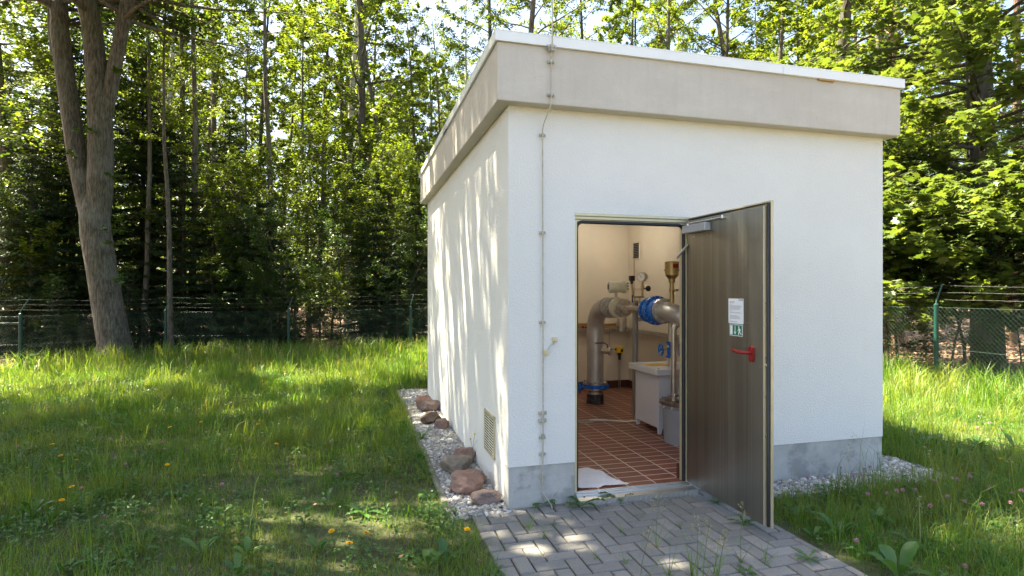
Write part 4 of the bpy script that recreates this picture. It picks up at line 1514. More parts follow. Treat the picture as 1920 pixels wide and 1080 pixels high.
BARK = m_bark('grey_bark', (0.085, 0.070, 0.055), (0.21, 0.18, 0.145), 6, .4)
BARKM = m_bark('maple_bark', (0.066, 0.056, 0.045), (0.19, 0.165, 0.135), 9, .3)
BARKD = m_bark('dark_bark', (0.045, 0.036, 0.028), (0.13, 0.105, 0.08), 7, .5)
BARKP = m_bark('pine_bark', (0.16, 0.09, 0.06), (0.36, 0.23, 0.17), 6)
BIRCH = m_birch()
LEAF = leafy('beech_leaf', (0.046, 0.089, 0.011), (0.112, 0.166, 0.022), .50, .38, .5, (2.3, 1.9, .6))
LEAFD = leafy('shade_toned_leaf', (0.026, 0.060, 0.012), (0.060, 0.110, 0.020), .40, .42, .4, (1.6, 1.45, .6))  # darker leaf copy; shade of the wood put into its colour
LEAFM = leafy('maple_leaf', (0.062, 0.105, 0.022), (0.135, 0.180, 0.044), .38, .34, .65, (1.6, 1.5, .55))
NEEDLE = leafy('spruce_needle', (0.014, 0.036, 0.012), (0.042, 0.075, 0.022), .18, .5, .35, (1.4, 1.4, .7))


def leaf_quads(P, size, r, flat=.45, aspect=.62, dirs=None):
    n = len(P)
    nrm = np.stack([r.normal(0, flat, n), r.normal(0, flat, n), np.ones(n)], -1)
    nrm /= np.linalg.norm(nrm, axis=1, keepdims=True)
    if dirs is None:
        a = r.uniform(0, 2 * PI, n)
        dirs = np.stack([np.cos(a), np.sin(a), r.normal(-.15, .2, n)], -1)
    d = dirs - nrm * (dirs * nrm).sum(1, keepdims=True)
    d /= np.linalg.norm(d, axis=1, keepdims=True) + 1e-9
    s = np.cross(nrm, d)
    L = (size * r.uniform(.65, 1.25, n))[:, None]
    Wd = L * aspect * .5
    V = np.stack([P - d * L * .5, P + s * Wd - d * L * .06, P + d * L * .5, P - s * Wd - d * L * .06], 1).reshape(-1, 3)
    F = np.arange(n * 4).reshape(n, 4)
    return V, F


LOBE = np.array([(0, -.5), (.10, -.36), (.30, -.40), (.26, -.20), (.52, -.12), (.30, .04), (.40, .26), (.16, .20), (0, .56),
                 (-.16, .20), (-.40, .26), (-.30, .04), (-.52, -.12), (-.26, -.20), (-.30, -.40), (-.10, -.36)])


def leaf_lobed(P, size, r, flat=.45):
    n = len(P); k = len(LOBE)
    nrm = np.stack([r.normal(0, flat, n), r.normal(0, flat, n), np.ones(n)], -1)
    nrm /= np.linalg.norm(nrm, axis=1, keepdims=True)
    a = r.uniform(0, 2 * PI, n)
    d = np.stack([np.cos(a), np.sin(a), r.normal(-.3, .25, n)], -1)
    d -= nrm * (d * nrm).sum(1, keepdims=True)
    d /= np.linalg.norm(d, axis=1, keepdims=True)
    s = np.cross(nrm, d)
    L = (size * r.uniform(.55, 1.2, n))[:, None, None]
    sag = (-(LOBE[:, 0] ** 2) * .5)[None, :, None] * nrm[:, None]
    V = P[:, None] + L * (LOBE[None, :, :1] * s[:, None] + LOBE[None, :, 1:] * d[:, None] + sag)
    return V.reshape(-1, 3), np.arange(n * k).reshape(n, k)


def bend_path(p0, d, L, r, n=6, up=.0, wob=.12):
    """a limb: starts along d, wanders, turns up (or droops) a little"""
    P = [np.array(p0, float)]
    d = np.array(d, float); d /= np.linalg.norm(d)
    for k in range(n):
        P.append(P[-1] + d * L / n)
        d = d + np.array([r.normal(0, wob), r.normal(0, wob), r.normal(0, wob * .5) + up])
        d /= np.linalg.norm(d)
    return P


def sprays(path, r, n_twig, leaves_per, spread, out, tw=None, flatz=.07, t0=.25):
    """flat leafy twigs along a limb; appends leaf centres to out"""
    P = np.array(path)
    for k in range(n_twig):
        t = t0 + (1 - t0) * ((k + r.random()) / n_twig)
        x = t * (len(P) - 1); i = min(int(x), len(P) - 2); f = x - i
        o = P[i] * (1 - f) + P[i + 1] * f
        d = P[i + 1] - P[i]
        a = math.atan2(d[1], d[0]) + r.choice([-1, 1]) * r.uniform(.3, 1.25)
        L = spread * r.uniform(.5, 1.1) * (1.15 - .6 * t)
        e = np.array([math.cos(a), math.sin(a), r.normal(.02, .16)])
        s = r.uniform(.05, 1.0, leaves_per) * L
        lat = r.normal(0, .16, leaves_per) * (L * .9 - s * .45)
        side = np.array([-e[1], e[0], 0])
        Q = o + e * s[:, None] + side * lat[:, None]
        Q[:, 2] += r.normal(0, flatz, leaves_per) - .10 * (s / max(L, .01)) ** 2 * L
        out.append(Q)
        if tw is not None:
            tw.tube([tuple(o), tuple(o + e * L * .5), tuple(o + e * L + np.array([0, 0, -.06 * L]))], [.012, .008, .003], 3, False)


def broadleaf(seed, H, r0, zlow, n_limb, spread, twigs, lpt, size, lean=.04, flat=.5, bush=1.0):
    r = np.random.default_rng(seed)
    tk = MB()
    n = 9
    P = [np.array([0, 0, -.3])]
    d = np.array([r.normal(0, lean), r.normal(0, lean), 1.0])
    for k in range(n):
        P.append(P[-1] + d * (H + .3) / n)
        d = d + np.array([r.normal(0, lean), r.normal(0, lean), 0])
    rad = [r0 * (1.18 if k == 0 else 1.0) * (1 - .88 * (k / n) ** 1.15) for k in range(n + 1)]
    tk.tube([tuple(p) for p in P], rad, 10)
    P = np.array(P)
    out = []
    ga = r.uniform(0, 6)
    for k in range(n_limb):
        t = (k + r.random() * .8) / n_limb
        z = zlow + (H * .97 - zlow) * t ** .85
        x = (z + .3) / (H + .3) * n; i = min(int(x), n - 1); f = x - i
        o = P[i] * (1 - f) + P[i + 1] * f
        ga += 2.4 + r.normal(0, .4)
        L = spread * (math.sin(PI * min(1, .22 + .74 * t)) * .8 + .3) * r.uniform(.6, 1.2)
        el = r.uniform(.05, .55) + .5 * t
        path = bend_path(o, (math.cos(ga) * math.cos(el), math.sin(ga) * math.cos(el), math.sin(el)), L, r, 5, .02)
        rb = max(.012, rad[i] * .32)
        tk.tube([tuple(p) for p in path], [rb, rb * .8, rb * .62, rb * .45, rb * .3, rb * .14], 5, False)
        sprays(path, r, twigs, lpt, .95 * bush, out, None if size > .13 else tk)
    L = np.concatenate(out)
    V, F = leaf_quads(L, size, r, flat)
    return tk, V, F


def make_tree(name, label, cat, tk, V, F, bark, leaf, group=None):
    root = thing(name, label, cat, (0, 0, 0), 0, group)
    tk.build('trunk', bark, root)
    link('crown', fast_mesh('crown', V, [F]), leaf, root)
    return root


def place(root, x, y, yaw, sc=1.0, label=None, first=False, z=None, bark=None, group=None):
    o = root if first else copy_tree(root)
    o.location = (x, y, gz(x, y) if z is None else z)
    o.rotation_euler = (0, 0, yaw)
    o.scale = (sc, sc, sc) if not isinstance(sc, tuple) else sc
    if label: o['label'] = label
    if group: o['group'] = group
    elif label and 'group' in o and not first and group == '': del o['group']
    if bark is not None:
        for c in o.children:
            if c.name.startswith('trunk'):
                c.data = c.data.copy(); c.data.materials[0] = bark
    return o


# -- where the sun comes through the leaves: openings along the sun's direction
GT = [(-6.2, 10.1, .50), (-3.5, 10.0, .60), (-2.9, 10.6, .5), (-4.4, 11.0, .55), (-2.3, 11.4, .7), (-2.2, 9.5, .4), (-5.2, 11.8, .7),
      (-3.6, 12.3, .9), (-2.2, 13.0, .8), (-6.8, 12.6, .6), (-2.77, 4.13, .17), (-3.05, 3.45, .16), (-2.9, 8.2, .25), (-.62, 4.32, .09), (.42, 3.62, .12), (.12, 3.52, .10),
      (-8.2, 11.6, .4), (-1.9, 10.6, .5), (-7.4, 11.0, .25), (-4.6, 8.9, .16), (-1.75, 6.7, .13), (.95, 3.3, .08)]
WS = [((861, 395), (873, 610)), ((874, 420), (886, 570)), ((889, 362), (899, 420)), ((907, 360), (926, 525)), ((832, 500), (841, 640)), ((846, 560), (850, 660)),
      ((877, 600), (894, 705)), ((834, 620), (846, 725)), ((914, 830), (938, 920)), ((822, 400), (829, 460)), ((905, 770), (912, 860))]


def wall_vz(x, y):
    q = (x - 960) / 1072
    v = (OX - q * OY) / (SA + q * CA)
    Yw = OY + CA * v
    return v, 1.6 - (y - 545) * Yw / 1072


WSV = [wall_vz(*a) + wall_vz(*b) for a, b in WS]


def carve(P):
    g = P[:, :2] - SUN[None, :2] / SUN[2] * P[:, 2:3]
    keep = np.ones(len(P), bool)
    for x, y, r in GT:
        keep &= ((g[:, 0] - x) ** 2 + ((g[:, 1] - y)) ** 2) > r * r
    u, v = CA * (g[:, 0] - OX) + SA * (g[:, 1] - OY), -SA * (g[:, 0] - OX) + CA * (g[:, 1] - OY)
    keep &= ~((u > 4.6) & (u < 8.5) & (v > 0.2) & (v < 7.5))
    q = P[:, :2] - SUN[None, :2] / SUN[2] * (P[:, 2:3] - 4)      # light reaching the saplings behind the fence
    keep &= ~((q[:, 0] > -8.2) & (q[:, 0] < -2.5) & (q[:, 1] > 15.6) & (q[:, 1] < 19.5))
    # openings that let long streaks fall on the side wall
    su = CA * SUN[0] + SA * SUN[1]; sv = -SA * SUN[0] + CA * SUN[1]
    pu, pv_ = CA * (P[:, 0] - OX) + SA * (P[:, 1] - OY), -SA * (P[:, 0] - OX) + CA * (P[:, 1] - OY)
    t = pu / su
    hv = pv_ - t * sv; hz = P[:, 2] - t * SUN[2]
    for va, za, vb_, zb in WSV:
        s = (hz - za) / (zb - za)
        keep &= ~((np.abs(hv - (va + (vb_ - va) * s)) < .038) & (s > 0) & (s < 1))
    return keep


def world_tree(name, label, cat, tk, L, size, seed, bark, leaf, base, flat=.5, lobed=False):
    """a tree built where it stands (its crown is cut to let the sun through)"""
    L = L[carve(L)]
    r = np.random.default_rng(seed)
    V, F = (leaf_lobed if lobed else leaf_quads)(L, size, r, flat)
    root = thing(name, label, cat, base)
    tk.base = Vector(base)
    tk.v = [p - Vector(base) for p in tk.v]
    tk.build('trunk', bark, root)
    link('crown', fast_mesh('crown', V - np.array(base), [F]), leaf, root)
    return root


# -- the big forked maple behind the fence
S145 = 14.5 / 1072
def at145(x, y, dy=0):
    return ((x - 960) * S145, 14.5 + dy, 1.6 - (y - 545) * S145)
r_ = np.random.default_rng(77)
tk = MB()
tk.tube([at145(222, 706), at145(219, 682), at145(214, 640), at145(203, 580), at145(190, 500), at145(180, 440), at145(177, 405), at145(176, 375), at145(176, 345)], [.60, .45, .37, .345, .335, .34, .325, .25, .10], 18)
SA_ = [at145(180, 455), at145(168, 395), at145(157, 350), at145(146, 300), at145(134, 220), at145(122, 140), at145(112, 60), at145(98, -40, .2), at145(70, -190, .5), at145(40, -380, .6)]
tk.tube(SA_, [.20, .24, .23, .22, .21, .205, .20, .18, .14, .07], 14)
SB_ = [at145(184, 420), at145(188, 350), at145(189, 280), at145(187, 200), at145(180, 120), at145(172, 50), at145(165, -30, -.2), at145(170, -180, -.5), at145(185, -400, -.8)]
tk.tube(SB_, [.25, .285, .28, .265, .235, .225, .21, .16, .07], 14)
SC_ = [at145(192, 262), at145(200, 205), at145(212, 140), at145(224, 80), at145(237, 10), at145(255, -90, .4), at145(290, -260, .8)]
tk.tube(SC_, [.13, .16, .16, .155, .15, .12, .05], 14)
SD_ = [at145(120, 140, .1), at145(96, 90, .1), at145(84, 30, .2), at145(78, -40, .3)]
tk.tube(SD_, [.10, .10, .09, .06], 10)
out = []
for st_, k0 in ((SA_, 6), (SB_, 5), (SC_, 3)):
    for k in range(34):
        t = r_.uniform(.66 if k0 > 3 else .6, 1)
        x = t * (len(st_) - 1); i = min(int(x), len(st_) - 2); f = x - i
        o = np.array(st_[i]) * (1 - f) + np.array(st_[i + 1]) * f
        a = r_.uniform(0, 2 * PI); e = r_.uniform(-.05, .6)
        path = bend_path(o, (math.cos(a) * math.cos(e), math.sin(a) * math.cos(e), math.sin(e)), r_.uniform(1.8, 5.0), r_, 5, .02)
        tk.tube([tuple(p) for p in path], [.06, .05, .035, .025, .015, .006], 5, False)
        sprays(path, r_, 9, 30, 1.25, out, tk, .10)
for (x, y) in ((205, 150), (190, 205), (205, 440), (206, 460), (150, 255), (215, 525), (200, 340), (120, 300)):   # tufts close to the bark
    o = np.array(at145(x + 14, y, -.32))
    sprays([o, o + np.array([.25, -.2, .05]), o + np.array([.5, -.25, 0])], r_, 3, 14, .35, out, tk, .03)
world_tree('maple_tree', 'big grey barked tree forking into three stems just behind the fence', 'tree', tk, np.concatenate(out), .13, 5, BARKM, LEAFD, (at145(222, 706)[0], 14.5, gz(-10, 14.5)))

# -- a spreading oak beside the lawn, whose crown shades the grass and the walls
def oak(base, cx, cy, rx, ry, z0, z1, n_limb, seed, label, lpt=37, twigs=9):
    r = np.random.default_rng(seed)
    tk = MB()
    b = np.array([base[0], base[1], gz(*base)])
    fork = b + np.array([(cx - b[0]) * .28, (cy - b[1]) * .28, z0 * .75])
    tk.tube([tuple(b - [0, 0, .3]), tuple(b * .6 + fork * .4), tuple(fork)], [.42, .34, .30], 14)
    out = []
    for k in range(n_limb):
        q = np.sqrt(r.random()); a = r.uniform(0, 2 * PI)
        tgt = np.array([cx + rx * q * math.cos(a), cy + ry * q * math.sin(a), z0 + (z1 - z0) * (r.random() * .55 + .45 * (1 - q * q))])
        mid = (fork + tgt) / 2 + np.array([r.normal(0, .5), r.normal(0, .5), .9])
        tk.tube([tuple(fork), tuple(mid), tuple(tgt)], [.13, .07, .02], 6, False)
        d = tgt - mid
        for j in range(3):
            path = bend_path(mid * (.6 - .3 * j) + tgt * (.4 + .3 * j) if j < 2 else tgt, (d[0] + r.normal(0, 1.6), d[1] + r.normal(0, 1.6), r.normal(.2, .5)), r.uniform(1.2, 2.6), r, 4, .02)
            tk.tube([tuple(p) for p in path], [.03, .025, .018, .01, .004], 4, False)
            sprays(path, r, twigs, lpt, 1.15, out, None, .14, .05)
    L = np.concatenate(out)
    g = L[:, :2] - SUN[None, :2] / SUN[2] * L[:, 2:3]
    L = L[(to_uv(g[:, 0], g[:, 1])[0] > -.75) | (r.random(len(L)) > .50)]        # half the leaves shading the lawn dropped so more sun reaches it
    return world_tree('oak_tree', label, 'tree', tk, L, .10, seed, BARK, LEAF, tuple(b), .55)


oak((-13.2, 5.2), -6.6, 7.9, 6.8, 5.9, 8.5, 16.0, 132, 301, 'tall spreading oak whose crown reaches over the mown lawn and the side wall')
oak((-12.0, -1.0), -8.2, 2.3, 5.2, 4.6, 8.0, 14.5, 50, 302, 'tall oak standing beside the near end of the lawn')

# -- generic trees of the wood, copied about
BEECH = []
for k in range(5):
    tk, V, F = broadleaf(500 + k, 19 + k % 3, .15 + .02 * (k % 3), (5.5, 3.4, 6.0, 3.6, 5.0)[k], 44, 3.0, 8, (30, 40, 30, 38, 30)[k], .115, .028)
    BEECH.append(make_tree('beech_tree', 'slender beech', 'tree', tk, V, F, (BARK, BARKD)[k % 2], LEAF))
tk, V, F = broadleaf(599, 20, .15, 10.5, 22, 1.9, 7, 34, .115, .03)
BEECH.append(make_tree('beech_tree', 'slender pole beech', 'tree', tk, V, F, BARK, LEAF))
FARB = []
for k in range(3):
    tk, V, F = broadleaf(540 + k, 19 + k, .17, 2.6, 44, 3.6, 7, 42, .21, .03)
    FARB.append(make_tree('far_beech_tree', 'beech', 'tree', tk, V, F, BARKD, LEAF))
SAP = []
for k in range(4):
    tk, V, F = broadleaf(560 + k, 5.2 + k * .6, .035, .35, 34, 1.9, 7, 46, .085, .07, .45, .75)
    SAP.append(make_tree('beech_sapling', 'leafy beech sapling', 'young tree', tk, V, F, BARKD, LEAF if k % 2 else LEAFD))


def spruce(seed, H, spread, dens=1.0):
    r = np.random.default_rng(seed)
    tk = MB()
    tk.tube([(0, 0, -.2), (0, 0, H * .5), (0, 0, H)], [.022 * H * .55 + .02, .012 * H * .55 + .012, .006], 8)
    Ps, Ds = [], []
    z = .35
    while z < H - .1:
        nb = r.integers(5, 8)
        a0 = r.uniform(0, 6)
        for k in range(nb):
            a = a0 + 2 * PI * k / nb + r.normal(0, .15)
            f = 1 - z / H
            L = spread * (f ** .8) * r.uniform(.75, 1.15) + .12
            droop = .05 + .35 * f
            o = np.array([0, 0, z + r.normal(0, .04)])
            m = max(4, int(L / .13))
            prev = None
            hd = np.array([math.cos(a), math.sin(a), 0]); sd = np.array([-hd[1], hd[0], 0])
            for j in range(m):
                t = (j + .5) / m
                p = o + hd * L * t + np.array([0, 0, .28 * (1 - f) * L * t - droop * L * (t - .55 * t ** 3)])
                tl = (1 - t) * L * .5 + .06
                for s in (-1, 1):
                    e = hd * .75 + sd * s * .75 + np.array([0, 0, -.18])
                    e /= np.linalg.norm(e)
                    q = max(1, int(tl * dens / .075))
                    for i in range(q):
                        Ps.append(p + e * tl * (i + .4) / q + r.normal(0, .012, 3)); Ds.append(e + r.normal(0, .35, 3))
                Ps.append(p); Ds.append(hd + r.normal(0, .2, 3))
            tk.tube([tuple(o), tuple(o + hd * L * .5 + np.array([0, 0, -droop * L * .35])), tuple(o + hd * L * .9 + np.array([0, 0, -droop * L * .4]))], [.012 + .004 * L, .008, .003], 4, False)
        z += r.uniform(.22, .36) * (.7 + .05 * H)
    for j in range(6):
        Ps.append(np.array([0, 0, H - .06 * j])); Ds.append(np.array([r.normal(0, .4), r.normal(0, .4), 1]))
    V, F = leaf_quads(np.array(Ps), .135, r, .5, .26, np.array(Ds))
    V2, F2 = leaf_quads(np.array(Ps) + r.normal(0, .02, (len(Ps), 3)), .11, r, 1.2, .26, np.array(Ds) + r.normal(0, .5, (len(Ps), 3)))
    return tk, np.concatenate([V, V2]), np.concatenate([F, F2 + len(V)])


SPR = []
for k, (h, s) in enumerate(((4.2, 1.35), (6.5, 1.9), (10.5, 2.8))):
    tk, V, F = spruce(580 + k, h, s, 1.5)
    SPR.append(make_tree('spruce_tree', 'spruce', 'tree', tk, V, F, BARKD, NEEDLE))

# trunks the photograph shows one by one: photo column at eye height, distance, kind, scale, words
rt = random.Random(12)
SEEN = [
    (316, 22, 'birch', 1.0, 'white and black barked birch rising between the forked maple and the dark spruces'),
    (331, 23.5, 'b', 1.0, 'dark straight trunk close beside the white barked birch'),
    (404, 25, 'b', .95, 'dark trunk with a slanting side branch beyond the second fence post'),
    (481, 26, 'b', .9, 'thin dark trunk standing behind the slender grey stem'),
    (512, 19.5, 'b', .8, 'slender pale grey trunk rising above the third fence post'),
    (652, 26, 'b', 1.25, 'thick dark trunk, left one of the close pair beyond the lawn'),
    (684, 24, 'b', 1.3, 'thick grey trunk, right one of the close pair beyond the lawn'),
    (738, 25, 'b', .85, 'thin straight grey trunk to the right of the thick pair'),
    (793, 27, 'b', .8, 'dark slim trunk just above the far corner of the roof'),
    (838, 30, 'b', .8, 'slim leaning trunk above the sloping roof edge'),
    (888, 27, 'b', .9, 'dark trunk behind the highest part of the sloping roof edge'),
    (912, 25, 'b', 1.0, 'dark brown trunk close to the front corner of the roof'),
    (966, 23, 'b', 1.0, 'brown trunk rising directly behind the front corner of the roof'),
    (1085, 24, 'b', .95, 'grey trunk behind the roof beside the upright conductor rod'),
    (1235, 25, 'b', 1.05, 'pale trunk behind the middle of the roof with bright sky beside it'),
    (1276, 29, 'b', .9, 'dark trunk behind the middle of the roof'),
    (1370, 26, 'b', 1.0, 'dark leafy trunk above the right half of the roof'),
    (1409, 27, 'b', 1.1, 'dark thick trunk next to a thinner one above the right half of the roof'),
    (1553, 17.5, 'b', 1.45, 'thick brown trunk standing close behind the right part of the roof'),
    (1664, 22, 'b', 1.1, 'dark straight trunk just beyond the right corner of the roof'),
    (1682, 18, 'pine', 1.05, 'pinkish sunlit trunk just right of the white wall'),
    (1893, 19, 'pine', 1.0, 'reddish trunk behind the big dark trunk and maple leaves'),
    (272, 17.5, 'b', .62, 'thin dark trunk standing close to the forked maple'),
    (290, 20.5, 'b', .75, 'thin brown trunk between the forked maple and the second fence post'),
    (322, 16.3, 'b', .55, 'thin grey stem rising directly beside the second fence post'),
    (362, 18.5, 'b', .85, 'leaning dark trunk with a wide foot beyond the second fence post'),
    (96, 21, 'b', 1.0, 'dark straight trunk behind the forked maple near the frame edge'),
    (14, 19, 'b', 1.1, 'dark trunk behind the first fence post'),
    (1765, 27, 'b', .9, 'slim dark trunk far behind the maple leaves'),
    (465, 22, 'b', .6, 'thin brown stem left of the pale slender trunk'),
    (580, 23.5, 'b', .7, 'thin curved stem half hidden in sunlit leaves'),
    (1040, 30, 'b', .9, 'far dark trunk behind the roof near the conductor rod'),
    (1150, 32, 'b', .95, 'far slim trunk behind the roof in bright leaves'),
    (1480, 30, 'b', 1.0, 'far dark trunk left of the thick brown one'),
    (1610, 31, 'b', 1.0, 'far trunk right of the thick brown one above the roof'),
]
used = [False] * 6
for i, (sx, Yd, kind, sc, lb) in enumerate(SEEN):
    k = 5 if sx in (512, 272, 290, 322, 362, 465, 580) else i % 5
    o = place(BEECH[k], px(sx, Yd), Yd, rt.uniform(0, 6), sc, lb, first=not used[k], bark={'birch': BIRCH, 'pine': BARKP}.get(kind))
    used[k] = True
# the rest of the wood, deeper in
uf = [False] * 3
spots = []
tries = 0
while len(spots) < 84 and tries < 6000:
    tries += 1
    Yd = 27 + 31 * rt.random() ** .8
    Xd = rt.uniform(-.97, .97) * Yd
    if all((Xd - a) ** 2 + (Yd - b_) ** 2 > 8.5 for a, b_ in spots):
        spots.append((Xd, Yd))
for i, (Xd, Yd) in enumerate(spots):
    k = i % 3
    place(FARB[k], Xd, Yd, rt.uniform(0, 6), rt.uniform(.75, 1.12), 'green beech standing deep in the wood beyond the nearer trunks', first=not uf[k], group='beeches deep in the wood')
    uf[k] = True

# undergrowth of saplings and spruces behind the fence
US = [False] * 4
saps = [(35, 17.5, .95), (110, 16.8, .9), (150, 19, 1.1), (420, 18.5, .9), (475, 17.2, .7), (520, 17.6, .95), (560, 16.6, .62), (600, 18.5, 1.05), (640, 17.3, .85), (690, 19.5, 1.0), (735, 17.0, .7), (760, 18.5, .95), (790, 20, 1.0),
        (555, 21, 1.15), (450, 22, 1.2), (620, 22.5, 1.2), (700, 23, 1.2), (380, 24, 1.2), (250, 24, 1.2), (830, 22, 1.1), (20, 23, 1.2), (-60, 18, 1.0), (-30, 16.3, 1.55), (95, 17.2, 1.65), (510, 16.1, .45), (585, 16.0, .4)]
SAPL = ['in deep shade behind the first fence post', 'in the dark left of the forked maple', 'behind the forked maple', 'beside the dark spruces', 'low, in front of the pale slender trunk', 'with sunlit upper leaves behind the third fence post',
        'low, right behind the netting past the third post', 'tall, midway between the last two posts', 'bright topped, left of the thick trunk pair', 'at the foot of the thick trunk pair', 'low, close to the last visible post', 'behind the last visible post', 'beside the far corner of the white wall',
        'tall and sunlit behind the middle of the fence', 'tall, behind the dark spruces', 'tall, in front of the thick trunk pair', 'tall, right of the thick trunk pair', 'sunlit, behind the leaning dark trunk', 'far behind the maple fork', 'above the far roof corner', 'far back near the frame edge', 'dark, beside the fence rail', 'tall dark one filling the upper corner of the wood', 'tall dark one whose leaves cross the forked maple stems', 'smallest, at the third fence post', 'small, with pale leaves at the foot of the netting']
for i, ((sx, Yd, sc), lb) in enumerate(zip(saps, SAPL)):
    k = i % 4
    place(SAP[k], px(sx, Yd), Yd, rt.uniform(0, 6), sc, 'leafy beech sapling ' + lb, first=not US[k], group='saplings along the wood edge')
    US[k] = True
rsaps = [(9.0, 15.5, 1.0, 'behind the sunlit grass strip beyond the wall'), (11.5, 14.5, 1.1, 'left of the big dark trunk'), (8.2, 12.4, .55, 'low, at the netting beyond the wall'), (13.5, 12.5, 1.1, 'right of the big dark trunk'), (10.0, 19.5, 1.2, 'tall, beyond the pinkish trunk'), (14.5, 18, 1.2, 'far behind the maple leaves'), (9.3, 10.4, .42, 'low and dark under the maple leaves'), (12.0, 22, 1.2, 'deep in the wood right of the wall'),
         (8.6, 8.2, .36, 'small and dark behind the netting at the frame edge'), (17, 16, 1.2, 'dark, behind the right fence at the frame edge'),
         (8.3, 10.9, .62, 'dark and dense behind the netting left of the green post'), (7.6, 11.6, .5, 'low beside the white wall behind the netting'), (9.4, 9.4, .50, 'dense and dark behind the netting right of the green post'), (10.6, 10.2, .62, 'in black shade in front of the big dark trunk'), (9.2, 13.6, .9, 'dim, between the pinkish trunk and the big dark one'), (11.6, 11.2, .8, 'in black shade right of the big dark trunk'), (10.2, 8.2, .6, 'dark, behind the netting at the very edge of the frame'), (7.4, 13.8, .8, 'dim, close past the corner of the white wall'), (13, 9.5, .9, 'out past the fence at the edge of the frame')]
for i, (x, y, sc, lb) in enumerate(rsaps):
    place(SAP[i % 4], x, y, rt.uniform(0, 6), sc, 'leafy beech sapling ' + lb, group='saplings along the wood edge')
UP = [False] * 3
sprs = [(268, 19.5, 2, .95, 'tall dark spruce between the forked maple and the birch'), (345, 18.0, 1, 1.0, 'dark spruce in front of the birch'), (400, 17.5, 1, .85, 'dark bushy spruce beyond the second fence post'), (462, 16.9, 0, 1.0, 'young spruce with pale sunlit tips left of the third fence post'),
        (500, 17.8, 0, 1.15, 'young spruce behind the third fence post'), (705, 18.0, 1, .82, 'dark young spruce in front of the thick trunk pair'), (745, 17.2, 0, .8, 'small spruce near the last visible post'), (60, 16.4, 1, .95, 'dark spruce in deep shade near the first fence post'), (135, 17.6, 2, .9, 'tall black green spruce left of the forked maple'),
        (20, 20.5, 2, 1.0, 'tall dark spruce at the far left of the wood'), (240, 16.5, 0, .62, 'low dark spruce beside the foot of the forked maple'), (110, 15.4, 0, .52, 'low drooping spruce behind the netting beside the first post'), (430, 20.5, 2, .8, 'tall spruce between the dark trunk and the pale slender one'), (780, 19.5, 1, .9, 'spruce beside the far corner of the wall')]
for i, (sx, Yd, k, sc, lb) in enumerate(sprs):
    place(SPR[k], px(sx, Yd), Yd, rt.uniform(0, 6), sc, lb, first=not UP[k], group='spruces in the wood')
    UP[k] = True

# trees close outside the frame on the shaded side of the site
for i, (x, y, sc) in enumerate(((-15.5, 9.5, 1.0), (-16.5, 3.5, 1.1), (-15.0, -2.5, 1.0), (-20, 7, 1.1), (-20.5, 0, 1.1), (-17, -7.5, 1.0), (-11.5, -8.0, 1.0), (-19.5, 12.5, 1.0))):
    place(BEECH[i % 5], x, y, rt.uniform(0, 6), sc, 'beech at the shaded side of the lawn, out beyond the first fence post', group='beeches beside the lawn')

# -- the broad-leaved maple over the right fence
r_ = np.random.default_rng(91)
tk = MB()
bx, by = px(1852, 12.2), 12.2
bz = gz(bx, by)
tp_ = [(bx + .05, by, bz - .3), (bx, by, bz + .4), (bx - .05, by, 2.2), (bx - .12, by, 4.5), (bx - .15, by + .1, 7.5), (bx - .05, by + .2, 11), (bx, by + .2, 15)]
tk.tube(tp_, [.42, .30, .27, .25, .21, .15, .05], 16)
out = []
P = np.array(tp_)
for k in range(120):
    z = .9 + 12.5 * (k / 120) ** 1.05
    x = np.interp(z, P[:, 2], P[:, 0]); y = np.interp(z, P[:, 2], P[:, 1])
    a = r_.uniform(PI * .72, PI * 1.78) if k % 4 else r_.uniform(0, 2 * PI)
    e = r_.uniform(-.05, .38) if z > 1.6 else r_.uniform(.05, .3)
    L = r_.uniform(1.8, 4.9) * (1 if z < 8 else .75)
    path = bend_path((x, y, z), (math.cos(a) * math.cos(e), math.sin(a) * math.cos(e), math.sin(e)), L, r_, 6, -.02, .10)
    tk.tube([tuple(p) for p in path], [.05, .04, .03, .022, .016, .010, .004], 5, False)
    sprays(path, r_, 12, 17, 1.05, out, tk, .10, .22)
for k in range(52):                      # low boughs reaching out over the fence
    z = r_.uniform(1.0, 3.4)
    a = r_.uniform(PI * .80, PI * 1.55)
    path = bend_path((bx - .05, by, z), (math.cos(a), math.sin(a), r_.uniform(-.02, .22)), r_.uniform(2.6, 5.0), r_, 6, -.015, .08)
    tk.tube([tuple(p) for p in path], [.035, .03, .025, .02, .015, .010, .004], 5, False)
    sprays(path, r_, 10, 16, 1.0, out, tk, .09, .35)
L = np.concatenate(out)
L = L[L[:, 2] > .75]
V, F = leaf_lobed(L, .185, np.random.default_rng(3), .42)
root = thing('broad_leaf_maple', 'big dark trunked maple spreading broad glossy leaves over the fence right of the white wall', 'tree', (bx, by, bz))
tk.base = Vector((bx, by, bz)); tk.v = [p - tk.base for p in tk.v]
tk.build('trunk', BARKD, root)
link('crown', fast_mesh('crown', V - np.array([bx, by, bz]), [F]), LEAFM, root)

